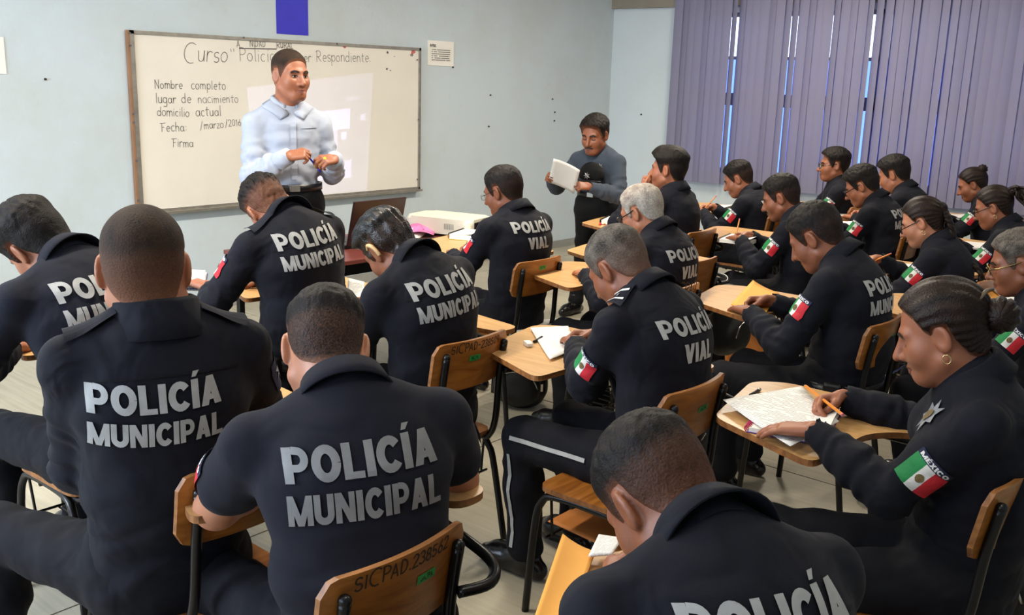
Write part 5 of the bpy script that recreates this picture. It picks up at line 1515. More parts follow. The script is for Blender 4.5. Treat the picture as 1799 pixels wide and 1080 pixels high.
# the two standing people
hp = at_y(510, 133, 4.20)
T = person(dict(label='standing instructor in a pale blue shirt before the whiteboard', stand=True, hip=1.04, s=0.98, hs=1.04, wide=1.03, pos=(0, 0), head=(hp[0], hp[1]), hz=hp[2], rot=158, hyaw=18, hpitch=2, hroll=0, lean=(0, 2, 5), neck=14, hair='buzz', hair_mod=dict(top=.009, dside=.8, dtop=1.1), skin='b', seed=30, shirt='dress_shirt', trousers='black_cloth', belly=1.12, fold=1.6, cvox=.008, vox=.0044, face=1.06, hem=-.015, neckw=1.1,
    hands={'R': dict(at=(.07, .27, 1.29), d=(-.9, .25, .2), n=(-.1, -.6, -.8), curl='hold', thumb=.8, pole=(.5, -.4, -.9)), 'L': dict(at=(-.19, .22, 1.27), d=(.75, .45, .0), n=(.2, -.5, -.8), curl='hold', thumb=.8, pole=(-.3, -.5, -.9))},
    legs={'R': ((.10, .02, .55), (.11, .0, .09)), 'L': ((-.10, .02, .55), (-.11, .02, .09))}, armw=1.04, drop=(0.085, 0.085), neckl=.085, collar_h=1.25, gap=20))
PEOPLE['T'] = T; face(T, eyes='open')
hp = at_y(1045, 237, 4.10)
S = person(dict(label='standing person in a grey-blue jersey reading a sheet of paper', stand=True, hip=.83, s=.92, hs=1.07, wide=1.04, pos=(0, 0), head=(hp[0], hp[1]), hz=hp[2], rot=94, hyaw=4, hpitch=16, hroll=0, lean=(2, 5, 12), neck=24, hair='thick', skin='c', seed=31, shirt='tee', trousers='black_cloth', belly=1.05, collar='crew', hem=-.01, cvox=.0095,
    hands={'R': dict(at=(.20, .34, 1.02), d=(-.2, .9, .25), n=(-.9, 0, -.3), curl='hold', thumb=.8, pole=(.6, -.4, -.8)), 'L': dict(at=(-.10, .30, .985), d=(.5, .8, .1), n=(.7, 0, -.5), curl='hold', thumb=.8, pole=(-.7, -.5, -.7))},
    legs={'R': ((.09, .04, .43), (.10, .10, .08)), 'L': ((-.09, .02, .43), (-.12, -.05, .08))}, armw=1.05, drop=(0.075, 0.075)))
PEOPLE['S'] = S; face(S, moustache=True)

# ------------------------------------------------------------------ chairs under the people
BZ = .845
def by_back(tl, tr, off=.232):
    A = at_z(*tl, BZ) if tl else None; B = at_z(*tr, BZ) if tr else None
    if A is None: return (B[0]-.182, B[1]+off)
    if B is None: return (A[0]+.182, A[1]+off)
    return ((A[0]+B[0])/2, (A[1]+B[1])/2+off)
CHAIRS = [('P1', None, 'tablet-arm chair under the bowed person at the left edge', None, None, None),
 ('P2', (1.22, 2.03), 'tablet-arm chair half covered by the buzz-cut broad person', 'SICPAD', None, None),
 ('P3', by_back((515, 1010), (795, 890), .185), 'foreground tablet-arm chair behind the short-sleeved polo shirt, green sticker', 'SICPAD.238562', (.055, .772), None),
 ('P4', by_back((512, 527), (634, 503), .12), 'tablet-arm chair in front of the whiteboard, under the spiky-haired person', '7250-38 SEC', None, None),
 ('P5', by_back((745, 600), (868, 572), .18), 'tablet-arm chair with large marker number behind the hearing-aid wearer', 'SICPAD-238509', (-.012, .778), None),
 ('P6', by_back((907, 460), (983, 448)), 'tablet-arm chair beside the projector table with green sticker near its top', None, (-.005, .805), (.14, .18)),
 ('P7', (2.46, 1.58), 'tablet-arm chair under the person with striped shoulder boards', None, (.02, .765), None),
 ('P8', by_back(None, (1228, 493)), 'tablet-arm chair under the grey-haired person with dark glasses', 'SICPAD', None, None),
 ('P9', None, 'tablet-arm chair under the person resting chin on hand', None, None, (.05, .1)),
 ('P10', None, 'tablet-arm chair nearest the front wall below the blinds', None, None, (.1, .05)),
 ('P11', None, 'tablet-arm chair under the person with a moustache', None, None, (.1, .1)),
 ('P12', (3.72, 1.47), 'tablet-arm chair under the large person with the duty belt', None, (.06, .77), None),
 ('P13', None, 'tablet-arm chair under the upright person beside the blinds', None, None, None),
 ('P14', None, 'tablet-arm chair under the writer with the wristband', None, None, (.12, .05)),
 ('P15', None, 'tablet-arm chair under the half hidden person by the blinds', None, None, None),
 ('P16', None, 'tablet-arm chair under the person with the long braid', None, None, (.08, 0)),
 ('P17', None, 'tablet-arm chair under the person with the high bun', None, None, (.1, 0)),
 ('P18', None, 'tablet-arm chair under the person with the curly ponytail', None, None, (.08, 0)),
 ('P19', None, 'tablet-arm chair at the right edge under the person with metal glasses', None, None, None),
 ('P20', (2.40, .70), 'tablet-arm chair under the person with the low bun', None, (.06, .79), (.0, -.075)),
 ('P21', None, 'nearest tablet-arm chair at the bottom edge with an orange envelope', None, None, (-.10, -.14))]
CHL = {}
for key, loc, lab, tx, stk, tab in CHAIRS:
    if loc is None:
        c = w_of(PEOPLE[key], (0, 0, 0)); loc = (c[0], c[1]+.05)
    chair(loc, lab, math.radians(-34) if key == 'P21' else 0.0, tx, stk, tab); CHL[key] = np.array([loc[0], loc[1], 0])
chair((4.32, 2.62), 'empty tablet-arm chair between the grey-haired person and the standing reader'); CHL['E'] = np.array([4.32, 2.62, 0])

# ------------------------------------------------------------------ hair extras, jewellery, insignia
def LH(I, p): return I['H']+I['Rh']@(np.array(p, float)*I['hs'])
def strands(I, name, parts, mat):
    m = hairm(mat, I['o'].get('skin', 'b')); v, f = join_geo(parts)
    o = mesh_obj(name, v, f, m, I['root'], smooth=True)
    at = o.data.attributes.new('dens', 'FLOAT', 'POINT'); at.data.foreach_set('value', np.full(len(o.data.vertices), 1.2, np.float32)); return o
def bun(I, c, r, mat='lady', turns=5):
    parts = [ball_geo(LH(I, c), r*I['hs']*.86, 16, 10)]
    for k in range(turns):
        ph = k*math.pi/turns; pts = []
        for q in np.linspace(0, 2*math.pi, 17)[:-1]:
            p = np.array([math.cos(q)*r*.72, math.sin(q)*r*.72*math.cos(ph), math.sin(q)*r*.72*math.sin(ph)]); pts.append(LH(I, np.array(c)+p))
        parts.append(tube_geo(pts, r*.30*I['hs'], 7, True))
    return strands(I, 'hair_bun', parts, mat)
bun(P20, (0, -.135, .005), .046); bun(P17, (0, -.105, .085), .040)
# loose curls for the bun and the ponytail
rc = random.Random(5)
parts = []
for k in range(26):
    a0 = np.array([rc.uniform(-.02, .02), -.115, .06+rc.uniform(-.02, .02)]); pts = []
    dx, dy, dz = rc.uniform(-.05, .05), rc.uniform(-.09, -.03), rc.uniform(-.15, -.05)
    for t in np.linspace(0, 1, 9):
        pts.append(LH(P18, a0+np.array([dx*t+.010*math.sin(t*11+k), dy*t*(1.4-.5*t)-.02*t+.010*math.cos(t*11+k), dz*t*t+.03*t])))
    parts.append(tube_geo(smooth_path(pts, 3), .0085*P18['hs'], 6))
strands(P18, 'ponytail', parts+[ball_geo(LH(P18, (0, -.115, .055)), .03, 12, 8)], 'lady')
parts = [ball_geo(LH(P16, (0, -.108, .035)), .036*P16['hs'], 12, 8)]
b0 = LH(P16, (0, -.115, .025)); b3 = P16['P'][2]+np.array([-.02, -.155, .0]); b1 = b0+np.array([0, -.04, -.06]); b2 = P16['P'][3]+np.array([-.01, -.10, -.03])
path = smooth_path([b0, b1, b2, b3, b3+np.array([-.005, .005, -.12])], 10); n = len(path)
for k in range(3):
    pts = []
    for i, p in enumerate(path):
        t = i/(n-1); ph = t*math.pi*2*5+k*2*math.pi/3; rr = .013*(1-.35*t)
        pts.append(np.array(p)+np.array([math.sin(ph)*rr*1.2, math.sin(2*ph)*rr*.6, 0]))
    parts.append(tube_geo(pts, [.0145*(1-.45*i/(n-1)) for i in range(n)], 7))
strands(P16, 'braid', parts, 'lady')
mesh_obj('hair_clip', *tube_geo(smooth_path([LH(P20, (-.035, -.105, .060)), LH(P20, (-.02, -.125, .072)), LH(P20, (0, -.135, .070))], 5), .007, 8, flat=.5), MT['tan_leather'], P20['root'])
for I in (P20, P16, P18):
    c = LH(I, (-.086, -.004, -.046)); ring = [c+I['Rh']@np.array([.0, math.cos(q)*.009, math.sin(q)*.011-.006]) for q in np.linspace(0, 2*math.pi, 17)[:-1]]
    mesh_obj('earring', *tube_geo(ring, .0017, 6, True), MT['gold'], I['root'], smooth=True)
# hearing aid behind the left ear
pts = [LH(P5, p) for p in ((-.090, -.030, -.022), (-.093, -.034, .004), (-.092, -.026, .026), (-.089, -.010, .034), (-.086, .003, .026))]
mesh_obj('hearing_aid', *tube_geo(smooth_path(pts, 4), [.0065]*6+[.0075]*6+[.004]*5, 8), MT['hearing'], P5['root'], smooth=True)
def star(I, bvh, c, X, Y, D, r, parent=None, name='badge', back=.2):
    pts = [(math.cos(q)*(r if k % 2 == 0 else r*.5), math.sin(q)*(r if k % 2 == 0 else r*.5)) for k, q in enumerate(np.linspace(math.pi/2, 2.5*math.pi, 15)[:-1])]
    b = decal(name, bvh, [(0, 0)]+pts, [(0, i+1, (i+1) % 14+1) for i in range(14)], c, X, Y, D, MT['silver'], I['root'], off=.004, back=back)
    if b:
        m = 10; pts = [(math.cos(k*2*math.pi/m)*r*.33, math.sin(k*2*math.pi/m)*r*.33) for k in range(m)]
        decal('badge_centre', bvh, [(0, 0)]+pts, [(0, i+1, (i+1) % m+1) for i in range(m)], c, X, Y, D, MT['eagle'], b, off=.006, back=back)
    return b
def chest(I, dx, dy, r):
    Y = I['up']; X = -I['right']; D = -I['fwd']                      # seen from the front
    return star(I, I['bvh'], I['P'][2]+I['right']*dx+Y*dy, X, Y, D, r)
chest(P20, -.075, .085, .036); chest(P19, -.075, .08, .034); chest(S, -.07, .03, .024)
# shirt front of the women and the upright person: placket and pockets
def placket(I, mat='black_cloth'):
    Y = I['P'][3]-I['P'][1]; Y /= np.linalg.norm(Y); X = -(I['right']-Y*(I['right']@Y)); X /= np.linalg.norm(X); D = np.cross(Y, X)*1.0
    V, Fc = ribbon_geo([(0, y) for y in np.linspace(-.36, -.07, 16)], .03)
    return decal('placket', I['bvh'], V, Fc, I['P'][3], X, Y, D, MT[I['o'].get('shirt', 'uniform')], I['root'], off=.004)
pl = placket(T)
for k in range(5):
    Y = T['P'][3]-T['P'][1]; Y /= np.linalg.norm(Y); c = T['P'][3]-Y*(.10+.062*k)
    h, nn, ii, dd = T['bvh'].ray_cast(Vector(c+T['fwd']*.4), Vector(-T['fwd']))
    if h: mesh_obj('shirt_button', *ball_geo(h+nn*.004, .006, 8, 4, (1, .5, 1)), MT['flag_white'], T['root'], smooth=True)
# turned-down collar wings of the instructor
for sx in (-1, 1):
    C0 = T['P'][3]; rt, fd, up = T['right'], T['fwd'], np.array([0, 0, 1.0])
    top = [(.070, -.02, .040), (.068, .020, .034), (.052, .052, .020), (.026, .070, .000), (.012, .076, -.020)]
    low = [(.088, -.02, .004), (.090, .025, -.008), (.078, .066, -.028), (.056, .090, -.056), (.022, .090, -.034)]
    V = []
    for j in range(4):
        f_ = j/3
        for a_, b_ in zip(top, low):
            q_ = np.array(a_)*(1-f_)+np.array(b_)*f_; P_ = C0+rt*sx*q_[0]+fd*q_[1]+up*q_[2]
            if j > 0:
                ax_ = C0+up*(q_[2]-.01); dr_ = P_-ax_; L_ = np.linalg.norm(dr_); dr_ /= L_
                h, nn_, ii_, dd_ = T['bvh'].ray_cast(Vector(ax_+dr_*.4), Vector(-dr_), .4)
                if h is not None and np.linalg.norm(np.array(h)-ax_) > L_-.006: P_ = np.array(h)+dr_*.007
            V.append(P_)
    cw = mesh_obj('collar_wing', V, [(j*5+i, j*5+i+1, j*5+i+6, j*5+i+5) for j in range(3) for i in range(4)], MT['dress_shirt'], T['root'], smooth=True); m_ = cw.modifiers.new('thick', 'SOLIDIFY'); m_.thickness = .003
# breast pocket of the instructor
Y = T['up']; X = -T['right']
V, Fc = ribbon_geo([(-.045, .05), (0, .05), (.045, .05)], .012); decal('pocket_edge', T['bvh'], V, Fc, T['P'][2]-T['right']*.09, X, Y, -T['fwd'], MT['dress_shirt'], T['root'], off=.003)
# cuffs
for key in ('R', 'L'):
    e, w_ = T['elb'][key], T['wr'][key]; d = (w_-e)/np.linalg.norm(w_-e)
    o = mesh_obj('cuff', *tube_geo([w_-d*.055, w_-d*.02, w_+d*.012], [.047, .045, .043], 16), MT['dress_shirt'], T['root'], smooth=True)
o = mesh_obj('undershirt', *ball_geo(T['P'][3]+T['fwd']*.045+T['up']*.002, .05, 12, 8, (1, .55, .7)), MT['flag_white'], T['root'], smooth=True)
# shoulder boards with white bars
def shoulder_board(I, sd, bars=True, y=.0):
    a = I['P'][3]+I['right']*sd*.09*I['s']-I['up']*.02; X = I['right']*sd; D = -I['up']; Yv = np.cross(D, X)
    V, Fc = grid_geo(.11, .062, 8, 5); b = decal('shoulder_board', I['bvh'], V, Fc, a+X*.045, X, Yv, D, MT['uniform_b'], I['root'], off=.008, back=.2)
    if bars and b:
        for xx in (-.022, .022):
            V, Fc = ribbon_geo([(xx-.004, -.026), (xx-.002, 0), (xx, .026)], .010); decal('white_bar', I['bvh'], V, Fc, a+X*.045, X, Yv, D, MT['white_thread'], b, off=.010, back=.2)
        V, Fc = ribbon_geo([(-.008, 0), (.008, 0)], .007); decal('small_mark', I['bvh'], V, Fc, a+X*.045, X, Yv, D, MT['silver'], b, off=.010, back=.2)
shoulder_board(P7, -1); shoulder_board(P7, 1, False)
for I in (P2, P4): shoulder_board(I, 1, False); shoulder_board(I, -1, False)
# reflective piping down the trouser leg of the person with shoulder boards
def leg_stripe(I, key='L'):
    kn, an = [np.array(q, float) for q in I['legs'][key]]; hj = I['hipj'][key]; sd = -1 if key == 'L' else 1
    for a, b, t0, t1 in ((hj, kn, .25, 1.0), (kn, an, .1, .9)):
        ax = (b-a)/np.linalg.norm(b-a); O = np.array([sd*1.0, 0, .25]); O -= ax*(O@ax); O /= np.linalg.norm(O); Yv = np.cross(O, ax)
        L = np.linalg.norm(b-a); V, Fc = ribbon_geo([(x, 0) for x in np.linspace(t0*L, t1*L, 14)], .014)
        decal('side_stripe', I['bvh_tr'], V, Fc, a, ax, Yv, -O, MT['reflect'], I['root'], off=.003, back=.2)
leg_stripe(P7)
# belts, pouches, key ring
for I in (P4, P12): belt(I)
bt = belt(T, wid=.036, z=.045); bs = belt(S, wid=.036, z=.045)
for I, z in ((T, .075), (S, .075)):
    c = I['P'][0]+np.array([0, .131*I['s']*I['o'].get('belly', 1), z])
    box_obj('buckle', c-np.array([.028, .006, .018]), c+np.array([.028, .006, .018]), MT['chrome'], I['root'], .004)
def pouch(I, ang, w=.07, h=.10, d=.035):
    q = math.radians(ang); s = I['s']; wd = I['o'].get('wide', 1)*s; bl = I['o'].get('belly', 1)
    c = I['P'][0]+np.array([math.cos(q)*.19*wd, math.sin(q)*.142*s*bl, .02]); M_ = Matrix.Translation(c) @ Matrix.Rotation(q-math.pi/2, 4, 'Z')
    o = box_obj('belt_pouch', (-w/2, -d/2, -h/2), (w/2, d/2, h/2), MT['leather'], I['root'], .010, M_)
    sn = M_ @ Vector((0, d/2+.002, .01)); mesh_obj('snap', *ball_geo(sn, .006, 8, 4), MT['chrome'], o, smooth=True)
    return c
pouch(P4, 200); pouch(P4, 232, .06, .12); c = pouch(P12, 190); pouch(P12, 215, .08, .07)
c = P12['P'][0]+np.array([-.19*1.05, .05, -.01]); ring = [c+np.array([-.012, math.cos(q)*.030, math.sin(q)*.030-.02]) for q in np.linspace(0, 2*math.pi, 25)[:-1]]
mesh_obj('key_ring', *tube_geo(ring, .0028, 6, True), MT['chrome'], P12['root'], smooth=True)
o = mesh_obj('wristband', *tube_geo([P14['wr']['L']+(P14['elb']['L']-P14['wr']['L'])*t for t in (.0, .02)], .034, 14), MT['blackplastic'], P14['root'])

# ------------------------------------------------------------------ papers, notebooks, pencils on the tablets
TZ = .7735
def quad_sheet(name, pxs, z, mat, label, cat, th=.002, parent=None, lifts=(0, 0, 0, 0), n=8, group=None, curl=0.0):
    """a sheet lying at height z whose corners are seen at the given places (given counter-clockwise)"""
    C = [at_z(px, py, z)+np.array([0, 0, l]) for (px, py), l in zip(pxs, lifts)]
    org = sum(C)/4; V = []; Fc = []
    for j in range(n+1):
        for i in range(n+1):
            u, v = i/n, j/n; p = C[0]*(1-u)*(1-v)+C[1]*u*(1-v)+C[2]*u*v+C[3]*(1-u)*v; p = p+np.array([0, 0, curl*(4*(u-.5)**2)]); V.append(p-org)
    Fc = [(j*(n+1)+i, j*(n+1)+i+1, (j+1)*(n+1)+i+1, (j+1)*(n+1)+i) for j in range(n) for i in range(n)]
    o = mesh_obj(name, V, Fc, mat, parent, smooth=True); o.location = org
    m = o.modifiers.new('thick', 'SOLIDIFY'); m.thickness = th
    if label: setp(o, label, cat, group)
    return o
# open document of the person with the low bun
nb = at_z(1385, 735, TZ)
notebook((nb[0]-.02, nb[1]-.03, TZ), math.radians(-76), 'purple notebook with magenta wire under the long printed sheet', .21, .30, 'purple', 'magenta', .013, page='paper')
quad_sheet('printed_sheet', [(1270, 704), (1388, 786), (1474, 742), (1408, 680)], TZ+.020, MT['printx'], 'long printed sheet read by the person with the low bun', 'paper', .0008, curl=.004)
pn = at_z(1318, 694, TZ+.005); pn2 = at_z(1335, 684, TZ+.005)
def stick(name, a, b, r, mat, label, cat, cap=None):
    a = np.array(a); b = np.array(b); root = empty(name, tuple(a), 0, label, cat); d = b-a; L = np.linalg.norm(d)
    mesh_obj('barrel', *tube_geo([d*0, d*.82], r, 10), MT[mat], root, smooth=True); mesh_obj('cap', *tube_geo([d*.82, d], r*1.12, 10), MT[cap or mat], root, smooth=True); return root
stick('pen', pn, pn2, .005, 'blackplastic', 'dark pen lying beside the long printed sheet', 'pen', 'chrome')
# the person with the shoulder boards: loose sheets, eraser, pen
quad_sheet('printed_sheet', [(932, 577), (966, 632), (1018, 612), (998, 574)], TZ+.006, MT['print'], 'printed sheets under the hand of the person with shoulder boards', 'paper', .003, curl=.004)
e0 = at_z(928, 607, TZ)
er = box_obj('eraser', (-.022, -.011, 0), (.022, .011, .014), MT['rubber'], None, .003); place(er, (e0[0], e0[1], TZ), 1.0); setp(er, 'white rubber eraser on the tablet beside printed sheets', 'eraser')
box_obj('sleeve', (-.006, -.0115, -.0004), (.0225, .0115, .0145), MT['paper'], er)
a = at_z(938, 600, TZ+.005); b = at_z(952, 592, TZ+.005); stick('pen', a, b, .005, 'blackplastic', 'short black pen beside the white eraser', 'pen')
# envelopes
quad_sheet('manila_envelope', [(1284, 536), (1345, 552), (1368, 516), (1322, 501)], TZ+.004, MT['manila'], 'bright yellow envelope on the tablet of the person with the duty belt', 'envelope', .004, lifts=(0, 0, 0, .02), curl=.006)
quad_sheet('manila_envelope', [(918, 1150), (972, 1165), (1046, 972), (988, 957)], TZ+.012, MT['manila'], 'bright orange envelope on the nearest tablet at the bottom edge', 'envelope', .004, lifts=(0, 0, .0, .02), curl=.005)
quad_sheet('folded_paper', [(1034, 975), (1075, 972), (1094, 944), (1052, 938)], TZ+.03, MT['print'], 'white folded paper beside the orange envelope and bowed head', 'paper', .004)
quad_sheet('manila_envelope', [(1722, 508), (1768, 548), (1830, 520), (1775, 486)], TZ+.003, MT['manila'], 'orange envelope on the tablet at the right edge', 'envelope', .004)
quad_sheet('printed_sheet', [(1735, 502), (1775, 533), (1822, 516), (1778, 492)], TZ+.010, MT['print'], 'white sheet lying on the orange envelope at the right edge', 'paper', .0015)
quad_sheet('folded_paper', [(608, 545), (638, 548), (640, 515), (612, 508)], TZ+.03, MT['print'], 'white folded sheet before the hearing-aid wearer', 'paper', .003, lifts=(0, 0, .05, .05))
def nb_at(px, py, rz, lab, z=TZ, **k):
    p = at_z(px, py, z); return notebook((p[0], p[1], z), math.radians(rz), lab, **k)
nb_at(826, 417, -70, 'thick notebook with yellow cover on the tablet by the projector', w=.18, h=.24, cover='yellow', spiral='blackplastic', thick=.03)
nb_at(1300, 424, -78, 'open notebook with dark wire under the moustached writer', w=.20, h=.26, cover='blackplastic', thick=.022)
nb_at(1262, 367, -78, 'open notebook with yellow edge, nearest the front wall', w=.20, h=.27, cover='yellow', spiral='blackplastic', thick=.018)
nb_at(1082, 392, -70, 'notebook with pink edge beside colour pencils', w=.16, h=.22, cover='magenta', spiral='blackplastic', thick=.03)
nb_at(1475, 396, -78, 'open notebook under the writer with the wristband', w=.21, h=.28, cover='blackplastic', thick=.014)
nb_at(1582, 474, -76, 'open notebook with magenta cover before the braided person', w=.21, h=.28, cover='magenta', spiral='magenta', thick=.012)
nb_at(1676, 383, -78, 'open notebook with dark wire under the person with the high bun', w=.20, h=.26, cover='blackplastic', thick=.014)
nb_at(1718, 434, -78, 'open notebook under the ponytailed person', w=.20, h=.26, cover='blackplastic', thick=.012)
notebook((CHL['P15'][0]+.2, CHL['P15'][1]+.47, TZ), math.radians(-78), 'notebook beyond the half hidden person by the blinds', .20, .26, 'blackplastic', 'chrome', .012)
for k, (px, py, mm) in enumerate(((1062, 393, 'yellow'), (1070, 396, 'flag_green'), (1054, 394, 'flag_red'))):
    a = at_z(px, py, TZ+.006); stick('colour_pencil', a, a+np.array([.05, .03, 0]), .006, mm, '%s crayon on the tablet beside the pink-edged notebook' % ('yellow', 'green', 'red')[k], 'crayon')
# small notebook held by the spiky-haired person
w_ = w_of(P4, P4['wr']['L']+np.array([-.03, .11, .02])); notebook(tuple(w_), math.radians(40), 'small light blue notebook held by the spiky-haired person', .08, .12, 'bluepen', 'chrome', .012, tilt=math.radians(-50))
# pencils in hands
def held(I, key, up, label, tipx=None, mat='pencil', L=.19):
    f = I['fingers'][key]; pinch = w_of(I, (f[0]+f[4])/2); u = np.array(up, float); u /= np.linalg.norm(u)
    tip = pinch-u*.03; return pencil(tip, tip+u*L, label, mat)
pencil(at_z(1413, 676, .815), at_z(1481, 729, .855), 'orange pencil held flat by the person with the low bun')
held(P11, 'R', (.55, .15, .8), 'orange pencil held upright by the moustached writer')
held(P16, 'R', (.62, -.6, .4), 'orange pencil raised by the braided person')
held(P14, 'R', (.6, -.7, .0), 'orange pencil held flat by the writer with the wristband')
held(P18, 'R', (.7, -.6, .2), 'orange pencil held by the ponytailed person')
held(P17, 'R', (.35, -.1, .9), 'orange pencil held by the person with the high bun')
held(P10, 'R', (.3, -.3, .5), 'orange pencil held by the writer nearest the front wall')
# instructor's pen and highlighter
f = T['fingers']['R']; a = w_of(T, (f[0]+f[4])/2); f2 = T['fingers']['L']; b = w_of(T, (f2[0]+f2[4])/2)
d = (b-a)/np.linalg.norm(b-a); stick('pen', a-d*.03, a+d*.12, .005, 'bluepen', 'blue pen held by the standing instructor', 'pen')
stick('highlighter', b-np.array([0, 0, .01]), b+np.array([.03, -.05, .035]), .009, 'highlight', 'yellow highlighter in the other hand of the instructor', 'marker')
# reader's sheet and cap
f = S['fingers']; a = w_of(S, f['R'][4]); b = w_of(S, f['L'][4]); 
mid = (a+b)/2; ax = b-a; ax /= np.linalg.norm(ax); upv = np.array([0.0, 0, 1])+.9*np.array([-.8, .25, 0]); upv -= ax*(upv@ax); upv /= np.linalg.norm(upv); W2 = np.linalg.norm(b-a)/2
V = []; nn = 8
for j in range(nn+1):
    for i in range(nn+1):
        u, v = i/nn*2-1, j/nn; V.append(ax*u*(W2+.01)+upv*(v*.24-.06)+np.cross(ax, upv)*(.012*u*u))
so = mesh_obj('paper_sheet', V, [(j*9+i, j*9+i+1, j*9+10+i, j*9+9+i) for j in range(8) for i in range(8)], MT['paper'], None, smooth=True); so.location = mid
m = so.modifiers.new('thick', 'SOLIDIFY'); m.thickness = .0008; setp(so, 'white sheet of paper held up by the standing reader', 'paper')
cc = w_of(S, S['P'][1]+np.array([-.03, .165, .075])); cap = empty('uniform_cap', tuple(cc), S['rz'], 'black cap with star badge held against the jersey', 'cap')
v, f_ = ball_geo((0, 0, 0), .10, 20, 12, (1.0, .55, .95)); v = [(x, y, max(z, -.03)) for x, y, z in v]; mesh_obj('crown', v, f_, MT['black_cloth'], cap, smooth=True)
pts = [(-.10+.2*t, .03+.035*math.sin(math.pi*t), -.035) for t in np.linspace(0, 1, 12)]
mesh_obj('visor', *tube_geo(pts, .012, 8, flat=.35), MT['leather'], cap, smooth=True)
V = [(0, .075, .0)]+[(math.cos(q)*(.028 if k % 2 == 0 else .013), .066, math.sin(q)*(.028 if k % 2 == 0 else .013)) for k, q in enumerate(np.linspace(0, 2*math.pi, 15)[:-1])]
mesh_obj('star_badge', V, [(0, i+1, (i+1) % 14+1) for i in range(14)], MT['silver'], cap)

# ------------------------------------------------------------------ projector table
ta, tb = at_z(640, 460, .74), at_z(800, 428, .74)
TX0, TX1, TY0, TY1 = 3.02, 4.78, 3.92, 4.62
tt_ = empty('folding_table', ((TX0+TX1)/2, (TY0+TY1)/2, 0), 0, 'low maroon-topped table carrying the projector and laptop', 'table')
hx, hy_ = (TX1-TX0)/2, (TY1-TY0)/2
box_obj('table_top', (-hx, -hy_, .715), (hx, hy_, .74), MT['maroon'], tt_, .004)
box_obj('front_rail', (-hx+.03, -hy_+.02, .655), (hx-.03, -hy_+.045, .715), MT['steel'], tt_)
for sx in (-1, 1):
    for sy in (-1, 1): box_obj('leg', (sx*(hx-.06)-.016, sy*(hy_-.06)-.016, 0), (sx*(hx-.06)+.016, sy*(hy_-.06)+.016, .715), MT['steel'], tt_)
# laptop seen from behind its lid
lp_ = empty('laptop', (3.74, 4.20, .74), math.radians(0), 'open dark maroon laptop with its lid towards the class', 'laptop')
box_obj('base', (-.20, -.0, 0), (.20, .26, .022), MT['blackplastic'], lp_, .004)
lid_m = Matrix.Translation((0, 0, .02)) @ Matrix.Rotation(math.radians(14), 4, 'X')
lid = box_obj('lid', (-.20, -.012, 0), (.20, .0, .265), MT['laptop'], lp_, .004, lid_m)
box_obj('screen', (-.185, .0004, .015), (.185, .002, .25), MT['bluepen'], lid, 0, lid_m)
box_obj('keyboard', (-.17, .09, .022), (.17, .22, .024), MT['blackplastic'], lp_)
# projector
pj = empty('projector', (4.42, 4.24, .74), math.radians(14), 'ivory video projector lying on the maroon table', 'projector')
poly = round_poly([(-.155, -.235), (.155, -.235), (.155, .235), (-.155, .235)], .05, 6)
v, f_ = prism_geo(poly, .018, .115)
bm = bmesh.new(); vs = [bm.verts.new(q) for q in v]; [bm.faces.new([vs[i] for i in q]) for q in f_]
es = [e for e in bm.edges if abs(e.verts[0].co.z-e.verts[1].co.z) < 1e-5]; bmesh.ops.bevel(bm, geom=es, offset=.028, segments=4, affect='EDGES', profile=.55)
bm_obj('body', bm, MT['projector'], pj, smooth=False)
box_obj('vent_recess', (-.10, -.239, .032), (.135, -.228, .098), MT['blackplastic'], pj, .004)
for k in range(9): box_obj('vent_slat', (-.09+.024*k, -.242, .036), (-.082+.024*k, -.236, .094), MT['steel'], pj)
for sx in (-1, 1):
    for sy in (-1, 1): mesh_obj('foot', *tube_geo([(sx*.11, sy*.17, 0), (sx*.11, sy*.17, .02)], .014, 10), MT['blackplastic'], pj)
mesh_obj('lens', *tube_geo([(-.06, .225, .066), (-.06, .252, .066)], [.036, .032], 18), MT['blackplastic'], pj)
mesh_obj('label_grille', [(-.157, -.12+.012*i+dx, z) for i in range(6) for dx, z in ((0, .05), (.006, .05), (.006, .085), (0, .085))], [(4*i, 4*i+1, 4*i+2, 4*i+3) for i in range(6)], MT['skirt'], pj)
